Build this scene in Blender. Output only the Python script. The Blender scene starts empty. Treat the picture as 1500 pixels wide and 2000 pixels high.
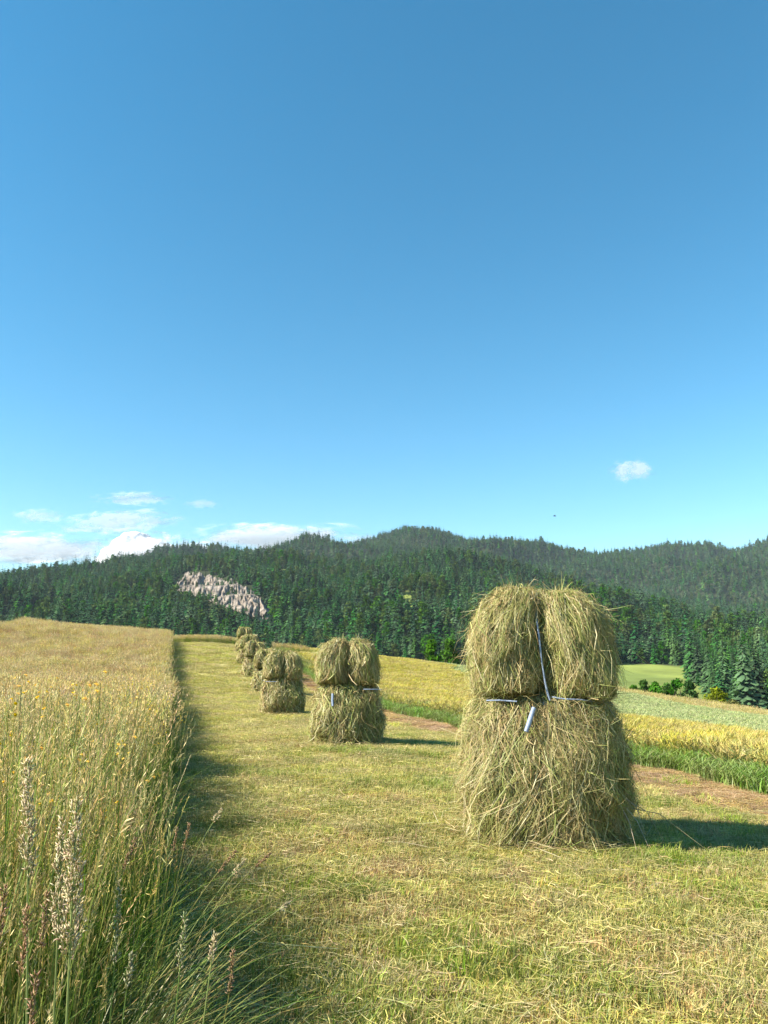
import bpy, math, random
import numpy as np

random.seed(7)
RNG = np.random.default_rng(7)
scene = bpy.context.scene
COL = scene.collection
R = math.radians

# ------------------------------------------------------------------ camera
F = 1511.0 / 2000.0                     # focal length in picture heights
PITCH = math.atan(290.0 / 1511.0)
EYE = 1.5
cam_data = bpy.data.cameras.new('camera')
cam = bpy.data.objects.new('camera', cam_data)
COL.objects.link(cam)
cam.location = (0, 0, EYE)
cam.rotation_euler = (math.pi / 2 + PITCH, 0, 0)
cam_data.sensor_fit = 'VERTICAL'
cam_data.sensor_height = 36.0
cam_data.lens = 36.0 * F
cam_data.clip_start = 0.05
cam_data.clip_end = 40000
scene.camera = cam
scene.render.resolution_x, scene.render.resolution_y = 768, 1024

# ------------------------------------------------------------------ sky and sun
SUN_EL = R(37)
AWAY = R(16)                            # shadows run to the right and a little away
sun_dir = np.array([-math.cos(AWAY) * math.cos(SUN_EL), -math.sin(AWAY) * math.cos(SUN_EL), math.sin(SUN_EL)])
world = bpy.data.worlds.new('World')
scene.world = world
world.use_nodes = True
wn, wl = world.node_tree.nodes, world.node_tree.links
wn.clear()
sky = wn.new('ShaderNodeTexSky')
sky.sky_type = 'NISHITA'
sky.sun_disc = False
sky.sun_elevation = SUN_EL
sky.sun_rotation = math.atan2(sun_dir[0], sun_dir[1])
sky.altitude = 600
sky.air_density = 1.0
sky.dust_density = 0.1
sky.ozone_density = 1.2
bg = wn.new('ShaderNodeBackground')
bg.inputs['Strength'].default_value = 0.085
wo = wn.new('ShaderNodeOutputWorld')
hsv = wn.new('ShaderNodeHueSaturation')       # the phone's saturated blue, the same all round
hsv.inputs['Hue'].default_value = 0.481
hsv.inputs['Saturation'].default_value = 1.36
wl.new(sky.outputs[0], hsv.inputs['Color'])
wl.new(hsv.outputs[0], bg.inputs['Color'])
wl.new(bg.outputs[0], wo.inputs['Surface'])

sun_data = bpy.data.lights.new('sun', 'SUN')
sun_data.energy = 5.0
sun_data.angle = R(0.53)
sun_data.color = (1.0, 0.93, 0.80)
sun = bpy.data.objects.new('sun', sun_data)
COL.objects.link(sun)
from mathutils import Vector, Matrix
sun.rotation_euler = Vector(tuple(sun_dir)).to_track_quat('Z', 'Y').to_euler()

vs = scene.view_settings
vs.view_transform = 'Standard'
vs.look = 'None'
vs.exposure = 1.4
vs.gamma = 1.0
vs.use_curve_mapping = False
try:
    scene.cycles.volume_bounces = 0
    scene.cycles.transparent_max_bounces = 16
    scene.cycles.max_bounces = 6
    scene.cycles.volume_max_steps = 64
except Exception:
    pass

# ------------------------------------------------------------------ helpers
CP, SP = math.cos(PITCH), math.sin(PITCH)


def at(u, v, Y):
    """point seen at photo pixel (u, v) at forward distance Y"""
    dx, dy = (u - 750.0) / 1511.0, (1000.0 - v) / 1511.0
    k = Y / (CP - dy * SP)
    return np.array([dx * k, Y, EYE + (SP + dy * CP) * k])


def pix(P):
    P = np.atleast_2d(P)
    x, y, z = P[:, 0], P[:, 1], P[:, 2] - EYE
    d = y * CP + z * SP
    up = -y * SP + z * CP
    return 750 + 1511 * x / d, 1000 - 1511 * up / d


ROW = R(15)
RC, RS = math.cos(ROW), math.sin(ROW)


def to_st(X, Y):
    return X * RC + Y * RS, -X * RS + Y * RC


def to_xy(s, t):
    return s * RC - t * RS, s * RS + t * RC


def tag(o, label=None, cat=None, group=None, kind=None):
    if label: o['label'] = label
    if cat: o['category'] = cat
    if group: o['group'] = group
    if kind: o['kind'] = kind
    return o


def mesh(name, V, Fc, mat=None, col=None, smooth=False):
    """V (n,3); Fc (m,k) int array or list of such arrays"""
    me = bpy.data.meshes.new(name)
    V = np.asarray(V, dtype=np.float32)
    if not isinstance(Fc, list): Fc = [Fc]
    Fc = [np.asarray(f, dtype=np.int32) for f in Fc if len(f)]
    me.vertices.add(len(V))
    me.vertices.foreach_set('co', V.ravel())
    loops = np.concatenate([f.ravel() for f in Fc])
    tot = np.concatenate([np.full(len(f), f.shape[1], np.int32) for f in Fc])
    start = np.concatenate([[0], np.cumsum(tot)[:-1]]).astype(np.int32)
    me.loops.add(len(loops))
    me.loops.foreach_set('vertex_index', loops)
    me.polygons.add(len(tot))
    me.polygons.foreach_set('loop_start', start)
    me.polygons.foreach_set('loop_total', tot)
    if col is not None:
        a = me.color_attributes.new('Col', 'FLOAT_COLOR', 'POINT')
        c = np.ones((len(V), 4), np.float32)
        c[:, :3] = col
        a.data.foreach_set('color', c.ravel())
    if smooth:
        me.polygons.foreach_set('use_smooth', np.ones(len(tot), bool))
    me.update(calc_edges=True)
    me.validate()
    if mat: me.materials.append(mat)
    return me


def obj(name, me, parent=None, loc=None, link=True):
    o = bpy.data.objects.new(name, me)
    if link: COL.objects.link(o)
    if parent: o.parent = parent
    if loc is not None: o.location = tuple(loc)
    return o


def empty(name, loc, rz=0):
    o = bpy.data.objects.new(name, None)
    COL.objects.link(o)
    o.location = tuple(loc)
    o.rotation_euler = (0, 0, rz)
    o.empty_display_size = 0.2
    return o


class Geo:
    """collects vertices, faces and vertex colours of one mesh"""
    def __init__(s):
        s.V, s.C, s.Q, s.T, s.n = [], [], [], [], 0

    def add(s, V, faces, col):
        V = np.asarray(V, float).reshape(-1, 3)
        faces = np.asarray(faces, int) + s.n
        (s.Q if faces.shape[1] == 4 else s.T).append(faces)
        s.V.append(V)
        c = np.asarray(col, float)
        if c.ndim == 1: c = np.tile(c, (len(V), 1))
        s.C.append(c)
        s.n += len(V)

    def ribbons(s, P, side, w, col):
        """P (N,K,3), side (N,K,3) or (N,3) unit, w (N,K), col (N,3) or (N,K,3)"""
        N, K, _ = P.shape
        if side.ndim == 2: side = np.repeat(side[:, None], K, 1)
        V = np.stack([P - side * w[..., None] / 2, P + side * w[..., None] / 2], 2)
        b = (np.arange(N)[:, None] * K + np.arange(K - 1)[None]) * 2
        q = np.stack([b, b + 1, b + 3, b + 2], -1).reshape(-1, 4)
        c = col if col.ndim == 3 else np.repeat(col[:, None], K, 1)
        s.add(V.reshape(-1, 3), q, np.repeat(c[:, :, None], 2, 2).reshape(-1, 3))

    def tube(s, pts, rad, col, n=6):
        pts = np.asarray(pts, float); K = len(pts)
        rad = np.broadcast_to(np.asarray(rad, float), (K,))
        tan = np.gradient(pts, axis=0)
        tan /= np.linalg.norm(tan, axis=1, keepdims=True) + 1e-9
        ref = np.array([0.0, 1, 0]) if abs(tan[0][1]) < 0.8 else np.array([1.0, 0, 0])
        a = np.cross(tan, ref); a /= np.linalg.norm(a, axis=1, keepdims=True) + 1e-9
        b = np.cross(tan, a)
        ang = np.arange(n) * 2 * math.pi / n
        V = pts[:, None] + rad[:, None, None] * (a[:, None] * np.cos(ang)[None, :, None] + b[:, None] * np.sin(ang)[None, :, None])
        i = np.arange(K - 1)[:, None] * n + np.arange(n)[None]
        j = np.arange(K - 1)[:, None] * n + (np.arange(n)[None] + 1) % n
        q = np.stack([i, j, j + n, i + n], -1).reshape(-1, 4)
        s.add(V.reshape(-1, 3), q, col)
        for e, rev in ((0, True), (K - 1, False)):
            cen = s.n
            ring = e * n + np.arange(n)
            Vc = np.vstack([V[e], pts[e][None]])
            k = np.arange(n)
            t = np.stack([k, (k + 1) % n, np.full(n, n)], -1)
            if rev: t = t[:, ::-1]
            s.add(Vc, t, col)

    def build(s, name, mat, smooth=False):
        fc = []
        if s.Q: fc.append(np.vstack(s.Q))
        if s.T: fc.append(np.vstack(s.T))
        return mesh(name, np.vstack(s.V), fc, mat, np.vstack(s.C), smooth)


def unit(a):
    return a / (np.linalg.norm(a, axis=-1, keepdims=True) + 1e-9)


class Waves:
    """cheap smooth noise: sum of random plane waves"""
    def __init__(s, seed, scale, n=9, dim=2):
        r = np.random.default_rng(seed)
        s.k = r.normal(size=(n, dim)) / scale * 2.2
        s.p = r.uniform(0, 6.28, n)
        s.n = n

    def __call__(s, *xs):
        x = np.stack([np.asarray(a, float) for a in xs], -1)
        return np.sin(x @ s.k.T + s.p).sum(-1) / math.sqrt(s.n / 2.0) * 0.7


# ------------------------------------------------------------------ materials
def nodes(name):
    m = bpy.data.materials.new(name)
    m.use_nodes = True
    n = m.node_tree.nodes; n.clear()
    return m, n, m.node_tree.links


def mat_plant(name, transl=0.35, hue=0.03, sat=0.2, val=0.35, gain=(1, 1, 1), gloss=0.04):
    """leaf or straw: vertex colour, varied a little per instance"""
    m, n, l = nodes(name)
    out = n.new('ShaderNodeOutputMaterial')
    at_ = n.new('ShaderNodeAttribute'); at_.attribute_name = 'Col'
    oi = n.new('ShaderNodeObjectInfo')
    hs = n.new('ShaderNodeHueSaturation')
    mv = n.new('ShaderNodeMapRange'); mv.inputs['To Min'].default_value = 1 - val; mv.inputs['To Max'].default_value = 1 + val
    l.new(oi.outputs['Random'], mv.inputs['Value'])
    l.new(mv.outputs[0], hs.inputs['Value'])
    mu = n.new('ShaderNodeMath'); mu.operation = 'MULTIPLY'; mu.inputs[1].default_value = 17.31
    fr = n.new('ShaderNodeMath'); fr.operation = 'FRACT'
    l.new(oi.outputs['Random'], mu.inputs[0]); l.new(mu.outputs[0], fr.inputs[0])
    mh = n.new('ShaderNodeMapRange'); mh.inputs['To Min'].default_value = 0.5 - hue; mh.inputs['To Max'].default_value = 0.5 + hue
    l.new(fr.outputs[0], mh.inputs['Value']); l.new(mh.outputs[0], hs.inputs['Hue'])
    ms = n.new('ShaderNodeMapRange'); ms.inputs['To Min'].default_value = 1 - sat; ms.inputs['To Max'].default_value = 1 + sat
    l.new(fr.outputs[0], ms.inputs['Value']); l.new(ms.outputs[0], hs.inputs['Saturation'])
    l.new(at_.outputs['Color'], hs.inputs['Color'])
    g = n.new('ShaderNodeMix'); g.data_type = 'RGBA'; g.blend_type = 'MULTIPLY'
    g.inputs[0].default_value = 1.0
    l.new(hs.outputs[0], g.inputs[6]); g.inputs[7].default_value = (*gain, 1)
    d = n.new('ShaderNodeBsdfDiffuse'); t = n.new('ShaderNodeBsdfTranslucent')
    gl = n.new('ShaderNodeBsdfGlossy'); gl.inputs['Roughness'].default_value = 0.45
    gl.inputs['Color'].default_value = (0.9, 0.9, 0.9, 1)
    mx = n.new('ShaderNodeMixShader'); mx.inputs[0].default_value = transl
    mx2 = n.new('ShaderNodeMixShader'); mx2.inputs[0].default_value = gloss
    l.new(g.outputs[2], d.inputs['Color']); l.new(g.outputs[2], t.inputs['Color'])
    l.new(d.outputs[0], mx.inputs[1]); l.new(t.outputs[0], mx.inputs[2])
    l.new(mx.outputs[0], mx2.inputs[1]); l.new(gl.outputs[0], mx2.inputs[2])
    l.new(mx2.outputs[0], out.inputs['Surface'])
    return m


def mat_noise(name, cols, scale, rough=0.9, bump=0.0, bscale=None, stretch=(1, 1, 1), metallic=0.0, bdist=0.02):
    """ramp of colours over object-space noise with bump"""
    m, n, l = nodes(name)
    out = n.new('ShaderNodeOutputMaterial')
    tc = n.new('ShaderNodeTexCoord'); mp = n.new('ShaderNodeMapping')
    mp.inputs['Scale'].default_value = stretch
    l.new(tc.outputs['Object'], mp.inputs['Vector'])
    nz = n.new('ShaderNodeTexNoise'); nz.inputs['Scale'].default_value = scale; nz.inputs['Detail'].default_value = 6
    nz.inputs['Roughness'].default_value = 0.65
    l.new(mp.outputs[0], nz.inputs['Vector'])
    rp = n.new('ShaderNodeValToRGB')
    el = rp.color_ramp.elements
    for i, c in enumerate(cols):
        p = 0.3 + 0.4 * i / max(1, len(cols) - 1)
        e = el[i] if i < 2 else el.new(p)
        e.position = p; e.color = (*c, 1)
    l.new(nz.outputs[0], rp.inputs[0])
    p = n.new('ShaderNodeBsdfPrincipled')
    p.inputs['Roughness'].default_value = rough; p.inputs['Metallic'].default_value = metallic
    p.inputs['Specular IOR Level'].default_value = 0.25
    l.new(rp.outputs[0], p.inputs['Base Color'])
    if bump:
        b = n.new('ShaderNodeBump'); b.inputs['Strength'].default_value = bump; b.inputs['Distance'].default_value = bdist
        n2 = n.new('ShaderNodeTexNoise'); n2.inputs['Scale'].default_value = bscale or scale * 4; n2.inputs['Detail'].default_value = 5
        l.new(mp.outputs[0], n2.inputs['Vector']); l.new(n2.outputs[0], b.inputs['Height'])
        l.new(b.outputs[0], p.inputs['Normal'])
    l.new(p.outputs[0], out.inputs['Surface'])
    return m


def mat_vcol_noise(name, scale, amount=0.5, bump=0.0, bscale=8, bdist=0.05):
    """ground: vertex colour broken up by noise at two scales"""
    m, n, l = nodes(name)
    out = n.new('ShaderNodeOutputMaterial')
    tc = n.new('ShaderNodeTexCoord')
    a = n.new('ShaderNodeAttribute'); a.attribute_name = 'Col'
    nz = n.new('ShaderNodeTexNoise'); nz.inputs['Scale'].default_value = scale; nz.inputs['Detail'].default_value = 8
    nz.inputs['Roughness'].default_value = 0.7
    l.new(tc.outputs['Object'], nz.inputs['Vector'])
    mr = n.new('ShaderNodeMapRange'); mr.inputs['From Min'].default_value = 0.3; mr.inputs['From Max'].default_value = 0.7
    mr.inputs['To Min'].default_value = 1 - amount; mr.inputs['To Max'].default_value = 1 + amount
    l.new(nz.outputs[0], mr.inputs['Value'])
    mx = n.new('ShaderNodeVectorMath'); mx.operation = 'SCALE'
    l.new(a.outputs['Color'], mx.inputs[0]); l.new(mr.outputs[0], mx.inputs['Scale'])
    p = n.new('ShaderNodeBsdfPrincipled'); p.inputs['Roughness'].default_value = 0.95
    p.inputs['Specular IOR Level'].default_value = 0.1
    l.new(mx.outputs[0], p.inputs['Base Color'])
    if bump:
        b = n.new('ShaderNodeBump'); b.inputs['Strength'].default_value = bump; b.inputs['Distance'].default_value = bdist
        n2 = n.new('ShaderNodeTexNoise'); n2.inputs['Scale'].default_value = bscale; n2.inputs['Detail'].default_value = 6
        l.new(tc.outputs['Object'], n2.inputs['Vector']); l.new(n2.outputs[0], b.inputs['Height'])
        l.new(b.outputs[0], p.inputs['Normal'])
    l.new(p.outputs[0], out.inputs['Surface'])
    return m


M_HAY = mat_plant('hay', 0.2, 0.0, 0.0, 0.0, gain=(.92, .92, 1.02), gloss=0.02)
M_GRASS = mat_plant('grass_blades', 0.27, 0.02, 0.18, 0.28, gain=(.90, .86, .75), gloss=.015)
M_GRAIN = mat_plant('grain', 0.3, 0.012, 0.12, 0.18, gain=(.84, .85, .74), gloss=.015)
M_STALK = mat_plant('seed_stalk', 0.3, 0.0, 0.0, 0.1, gain=(.85, .83, .8))
M_CROWN = mat_plant('conifer_needles', 0.08, 0.03, 0.25, 0.5, gain=(.70, .84, .92), gloss=0.0)
M_LEAF = mat_plant('broad_leaves', 0.25, 0.03, 0.2, 0.3, gain=(.8, .8, .8), gloss=0.0)
M_BARK = mat_noise('bark', [(0.06, 0.045, 0.035), (0.14, 0.11, 0.085)], 6, bump=0.4)
M_WOOD = mat_noise('weathered_pole', [(0.25, 0.23, 0.2), (0.5, 0.48, 0.45)], 8, bump=0.3, stretch=(6, 6, 1))
M_BAR = mat_noise('grey_blue_paint', [(0.15, 0.185, 0.27), (0.30, 0.36, 0.47)], 14, rough=0.45, bump=0.1)
M_ROCK = mat_noise('cliff_rock', [(0.08, 0.066, 0.05), (0.235, 0.19, 0.15), (0.34, 0.295, 0.245)], 0.10, bump=0.9, bscale=0.2, stretch=(1, 1, 0.5), bdist=4)
M_GROUND = mat_vcol_noise('meadow_earth', 3.0, 0.45, 0.5, 14, 0.04)
M_HILL = mat_vcol_noise('hill_floor', 0.03, 0.35)


# ------------------------------------------------------------------ terrain of the near field
_tg = np.arange(-40, 320, 1.0)
_rise = np.interp(_tg, [-40, 0, 24, 31, 38, 45, 52, 63, 72, 80, 90, 110, 140, 200, 320],
                  [0.1, 0, -.24, -.16, .06, .5, 1.2, 2.35, 2.95, 3.2, 2.95, 1.0, -5.5, -20, -50])
_k = np.exp(-0.5 * (np.arange(-8, 9) / 3.0) ** 2); _k /= _k.sum()
_rise = np.convolve(np.pad(_rise, 8, mode='edge'), _k, 'valid')
_w1, _w2 = Waves(11, 5.0), Waves(12, 1.3)


def ground(X, Y):
    s, t = to_st(np.asarray(X, float), np.asarray(Y, float))
    z = np.interp(t, _tg, _rise)
    k = 0.068 + 0.0009 * np.clip(t - 30, 0, 55)
    z = z - k * np.clip(s - 3.6, 0, None) - 0.045 * np.clip(s - 30, 0, 60)
    z = z - 0.004 * np.clip(s - 55, 0, None) ** 1.6
    kl = 0.03 + 0.00078 * np.clip(t - 15, 0, 60)
    z = z + kl * np.clip(-s, 0, 24)
    z = z - 0.02 * np.clip(-s - 45, 0, None) ** 1.3
    d = np.hypot(X, Y)
    return z + (0.035 * _w1(X, Y) + 0.012 * _w2(X, Y)) * np.clip(d / 6, 0, 1)


_e1, _e2 = Waves(21, 2.2, dim=1), Waves(22, 0.6, dim=1)


def edge(t):                                   # cut edge of the tall grass
    return -0.12 * np.clip((8 - t) / 4, 0, 1) - 0.22 * np.clip((t - 2) / 3, 0, 1) * np.clip((40 - t) / 25, 0, 1) + 0.02 + 0.10 * _e1(t) + 0.05 * _e2(t) - 0.006 * np.clip(t - 10, 0, 60)


_p1, _p2, _p3 = Waves(31, 0.55), Waves(32, 1.6), Waves(33, 0.2)


def near_grid():
    r = np.concatenate([np.linspace(0.0, 14, 90), 14 * (250 / 14.0) ** (np.linspace(0, 1, 150)[1:])])
    a = np.linspace(-math.pi, math.pi, 420, endpoint=False)
    rr, aa = np.meshgrid(r[1:], a, indexing='ij')
    X = np.concatenate([[0], (rr * np.sin(aa)).ravel()]); Y = np.concatenate([[0], (rr * np.cos(aa)).ravel()])
    Z = ground(X, Y)
    nr, na = len(r) - 1, len(a)
    i = 1 + np.arange(nr - 1)[:, None] * na + np.arange(na)[None]
    j = 1 + np.arange(nr - 1)[:, None] * na + (np.arange(na)[None] + 1) % na
    q = np.stack([i, i + na, j + na, j], -1).reshape(-1, 4)
    k = np.arange(na)
    tri = np.stack([np.zeros(na, int), 1 + k, 1 + (k + 1) % na], -1)
    s, t = to_st(X, Y)
    n1 = _p1(X, Y); n2 = _p2(X, Y)
    c = np.tile(np.array([0.26, 0.25, 0.075]), (len(X), 1))       # mown: yellow green
    g = np.clip(0.5 + 0.6 * n1, 0, 1)[:, None]
    c = c * (1 - 0.35 * g) + np.array([0.10, 0.15, 0.035]) * 0.35 * g
    far = np.clip((t - 10) / 15, 0, 1)[:, None]
    c = c * (1 - far) + np.array([0.42, 0.37, 0.15]) * (1 + 0.12 * n2[:, None]) * far
    b = np.clip(n2 - 0.5, 0, 1)[:, None]
    c = c * (1 - 0.5 * b) + np.array([0.24, 0.15, 0.07]) * 0.5 * b

    def band(s0, s1, col, soft=0.25):
        m = np.clip((s + 0.15 * n1 - s0) / soft, 0, 1) * np.clip((s1 - s - 0.15 * n1) / soft, 0, 1)
        return m[:, None], np.array(col)
    for s0, s1, col in ((6.5, 8.4, (0.34, 0.235, 0.12)), (8.3, 9.3, (0.1, 0.15, 0.04)), (9.2, 15, (0.28, 0.22, 0.06)),
                        (15, 33, (0.2, 0.22, 0.09)), (33, 400, (0.2, 0.2, 0.07))):
        m, col = band(s0, s1, col); c = c * (1 - m) + col * m
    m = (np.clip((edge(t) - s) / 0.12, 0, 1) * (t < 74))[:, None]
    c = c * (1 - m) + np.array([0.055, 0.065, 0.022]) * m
    m = (np.clip((t - 66) / 4, 0, 1) * np.clip((-9 - s) / 3, 0, 1))[:, None]
    c = c * (1 - m) + np.array([0.17, 0.24, 0.05]) * m
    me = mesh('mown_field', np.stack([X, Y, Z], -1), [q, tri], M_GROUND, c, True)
    return tag(obj('mown_field', me), kind='structure')


near_grid()

# ------------------------------------------------------------------ wooded hills
U2A = lambda u: (np.asarray(u, float) - 750) / 1511
_c1u = [-600, 0, 80, 150, 230, 300, 350, 450, 560, 640, 720, 800, 870, 950, 1050, 1150, 1250, 1350, 1500, 2100]
_c1v = [1150, 1140, 1124, 1114, 1112, 1105, 1100, 1094, 1100, 1108, 1108, 1100, 1092, 1104, 1128, 1168, 1196, 1212, 1232, 1250]
_c2u = [-600, 400, 560, 600, 680, 740, 790, 850, 900, 950, 1050, 1110, 1150, 1230, 1300, 1380, 1420, 1450, 1500, 1700, 2100]
_c2v = [1150, 1120, 1098, 1087, 1070, 1049, 1037, 1042, 1057, 1066, 1067, 1081, 1085, 1080, 1069, 1064, 1077, 1076, 1054, 1040, 1060]
_h1, _h2, _h3 = Waves(41, 90.0), Waves(42, 260.0), Waves(43, 35.0)
_h4 = Waves(44, 0.02, dim=1)


def elev(v):                                    # picture row of the horizon is 1290
    return (1290 - np.asarray(v, float)) / 1511 * 1.0


def hill(X, Y):
    X = np.asarray(X, float); Y = np.asarray(Y, float)
    a = X / np.maximum(Y, 1)
    u = 750 + 1511 * a * 0.985
    e1 = elev(np.interp(u, _c1u, _c1v)) ; e2 = elev(np.interp(u, _c2u, _c2v)) + 0.0008 * _h4(a)
    Y1 = 1000 + 160 * np.clip((500 - u) / 300, 0, 1) - 120 * np.clip((u - 950) / 250, 0, 1)
    Y2 = 2000 + 0 * Y
    z1 = EYE + Y1 * e1; z2 = EYE + Y2 * e2
    dip = np.minimum(z1, z2) - 18
    foot = np.full_like(Y, 430.0)
    zf = np.full_like(Y, -0.5)
    low = np.interp(Y, [100, 150, 250, 350, 430], [-12, -12, -12.5, -6, -0.5])
    f1 = np.clip((Y - foot) / (Y1 - foot), 0, 1)
    prof1 = zf + (z1 - zf) * (f1 ** 1.05)
    f2 = np.clip((Y - Y1) / 180, 0, 1); prof2 = z1 + (dip - z1) * (3 * f2 ** 2 - 2 * f2 ** 3)
    f3 = np.clip((Y - Y1 - 180) / (Y2 - Y1 - 180), 0, 1); prof3 = dip + (z2 - dip) * (f3 ** 1.0)
    f4 = np.clip((Y - Y2) / 600, 0, 1); prof4 = z2 - 180 * f4
    z = np.where(Y < foot, low, np.where(Y < Y1, prof1, np.where(Y < Y1 + 180, prof2, np.where(Y < Y2, prof3, prof4))))
    w1 = np.clip(f1 * (1 - f1) * 4, 0, 1) * (Y < Y1); w2 = np.clip(f3 * (1 - f3) * 4, 0, 1) * (Y >= Y1)
    z = z + w1 * (13 * _h1(X, Y) + 2.5 * _h3(X, Y)) + w2 * (30 * _h2(X, Y) + 13 * _h1(X, Y))
    return z


# clearings on the hills (photo column, distance, half width, half depth)
CLEAR = [(556, 1150, 16, 26), (553, 905, 9, 34), (1268, 395, 58, 46), (795, 640, 11, 20), (1150, 480, 20, 8)]


def hill_mesh():
    r = 105 * (2700 / 105.0) ** np.linspace(0, 1, 240)
    a = np.linspace(-0.95, 0.95, 420)
    Yg, Ag = np.meshgrid(r, a, indexing='ij')
    X, Y = (Yg * Ag).ravel(), Yg.ravel()
    Z = hill(X, Y)
    i = np.arange(len(r) - 1)[:, None] * len(a) + np.arange(len(a) - 1)[None]
    q = np.stack([i, i + 1, i + 1 + len(a), i + len(a)], -1).reshape(-1, 4)
    c = np.tile(np.array([0.035, 0.045, 0.02]), (len(X), 1))
    low = (np.clip((425 - Y) / 15, 0, 1))[:, None]
    c = c * (1 - low) + np.array([0.165, 0.205, 0.05]) * low
    for (u, D, hw, hd) in CLEAR:
        hw = hw / 1511 * D
        d = np.hypot((X - U2A(u) * D) / hw, (Y - D) / hd)
        m = np.clip((1.25 - d) / 0.25, 0, 1)[:, None]
        c = c * (1 - m) + np.array([0.22, 0.26, 0.06]) * m
    me = mesh('wooded_hill', np.stack([X, Y, Z], -1), q, M_HILL, c, True)
    tag(obj('wooded_hill', me), kind='structure')


hill_mesh()


# ------------------------------------------------------------------ rock cliff on the left hill
def cliff():
    us = np.array([340, 352, 368, 395, 425, 455, 480, 500, 515, 534])
    top = np.array([1146, 1129, 1119, 1121, 1130, 1135, 1146, 1162, 1178, 1200])
    bot = np.array([1152, 1156, 1158, 1162, 1177, 1186, 1191, 1203, 1211, 1213])
    n, mrow = 170, 46
    uu = np.linspace(us[0], us[-1], n)
    w = Waves(51, 9.0, 12, 1); w2 = Waves(52, 0.16, 10, 2); w3 = Waves(53, 2.2, 14, 2); w4 = Waves(54, .8, 14, 2)
    ys = np.arange(440, 1000, 2.0)
    V = []
    for i, u in enumerate(uu):
        tv = np.interp(u, us, top) + 3.6 * w(u) + 2.2 * w(u * 4.3); bv = np.interp(u, us, bot) + 1.5 * w(u + 50) + 5
        hx = U2A(u) * ys * 1.0
        hv = np.minimum.accumulate(pix(np.stack([hx, ys, hill(hx, ys)], -1))[1])
        for k in range(mrow):
            f = k / (mrow - 1)
            v = tv + (bv - tv) * f
            Dh = np.interp(-v, -hv, ys)
            taper = min(1, 6 * f + .1, 9 * (i + 1) / n, 9 * (n - i) / n)
            ledge = 3.0 * abs(math.sin(f * 7 + 1.5 * float(w2(u * .02, f * .4))))
            rib = 6.5 * abs(float(w3(u * .30 + f * 5, f * 4.0))) + 3.0 * abs(float(w4(u * .3 + f * 3, f * 3)))
            V.append(at(u, v, Dh - (3 + 4 * float(w2(u * .012, f * .5)) + ledge + rib) * taper))
    V = np.array(V)
    back = V + np.array([0, 45.0, 0]) - np.array([0, 0, 6.0])
    N = len(V)
    i = np.arange(n - 1)[:, None] * mrow + np.arange(mrow - 1)[None]
    q = np.stack([i, i + 1, i + 1 + mrow, i + mrow], -1).reshape(-1, 4)
    i2 = (np.arange(n - 1) * mrow)
    topq = np.stack([i2, i2 + mrow, i2 + mrow + N, i2 + N], -1)
    b2 = i2 + mrow - 1
    botq = np.stack([b2, b2 + N, b2 + mrow + N, b2 + mrow], -1)
    k = np.arange(mrow - 1)
    lq = np.stack([k, k + N, k + 1 + N, k + 1], -1)
    e = (n - 1) * mrow
    rq = np.stack([e + k, e + k + 1, e + k + 1 + N, e + k + N], -1)
    me = mesh('rock_cliff', np.vstack([V, back]), np.vstack([q, q[:, ::-1] + N, topq, botq, lq, rq]), M_ROCK)
    tag(obj('rock_cliff', me), 'bare pinkish grey rock cliff breaking out of the wooded hill', 'cliff')
    return us, top, bot


CL_U, CL_T, CL_B = cliff()


# ------------------------------------------------------------------ trees
def conifer_mesh(seed, H, Rb, whorls, nb, col, hi=True, ragged=0.2, bare=0.1):
    r = np.random.default_rng(seed)
    g = Geo()
    for w in range(whorls):
        f = (w + 0.5 * r.random()) / whorls
        z = H * (bare + (1 - bare) * f)
        L = Rb * (1 - f) ** 0.85 * (1 + ragged * r.normal() * 0.5) + 0.02 * H * (1 - f) + 0.12
        n = max(3, int(round(nb * (1 - 0.5 * f))))
        off = r.random() * 6.28
        for k in range(n):
            a = off + (k + 0.35 * r.normal()) * 2 * math.pi / n
            l = L * (1 + ragged * r.normal())
            if l < 0.15: continue
            d = np.array([math.cos(a), math.sin(a), 0]); sd = np.array([-math.sin(a), math.cos(a), 0])
            droop = l * (0.30 + 0.35 * (1 - f)) * (1 + 0.45 * r.normal())
            wd = l * (0.16 + 0.12 * r.random()) if whorls > 20 else l * (.3 + .12 * r.random())
            base = np.array([0, 0, z])
            mid = base + d * l * 0.55 - np.array([0, 0, droop * 0.45]); tip = base + d * l - np.array([0, 0, droop * (0.75 + 0.3 * r.random())])
            lm = mid + sd * wd - np.array([0, 0, wd * 0.45]); rm = mid - sd * wd - np.array([0, 0, wd * 0.45])
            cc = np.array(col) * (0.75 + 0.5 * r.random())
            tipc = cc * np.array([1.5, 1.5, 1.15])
            if hi:
                lt = base + d * l * 0.86 + sd * wd * 0.6 - np.array([0, 0, droop * 0.95]); rt = base + d * l * 0.84 - sd * wd * 0.6 - np.array([0, 0, droop * 0.95])
                V = [base, mid, tip, lm, rm, lt, rt]
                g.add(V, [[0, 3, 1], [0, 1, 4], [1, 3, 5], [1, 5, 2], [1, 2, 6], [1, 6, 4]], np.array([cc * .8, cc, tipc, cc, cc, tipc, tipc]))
            else:
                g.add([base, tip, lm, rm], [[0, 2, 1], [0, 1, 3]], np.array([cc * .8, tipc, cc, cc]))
    # leader
    k = 4; a = np.arange(k) * 6.28 / k
    ring = np.stack([np.cos(a) * 0.012 * H, np.sin(a) * 0.012 * H, np.full(k, H * 0.93)], -1)
    g.add(np.vstack([ring, [[0, 0, H * 1.02]]]), [[i, (i + 1) % k, k] for i in range(k)], np.array(col))
    return g


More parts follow.
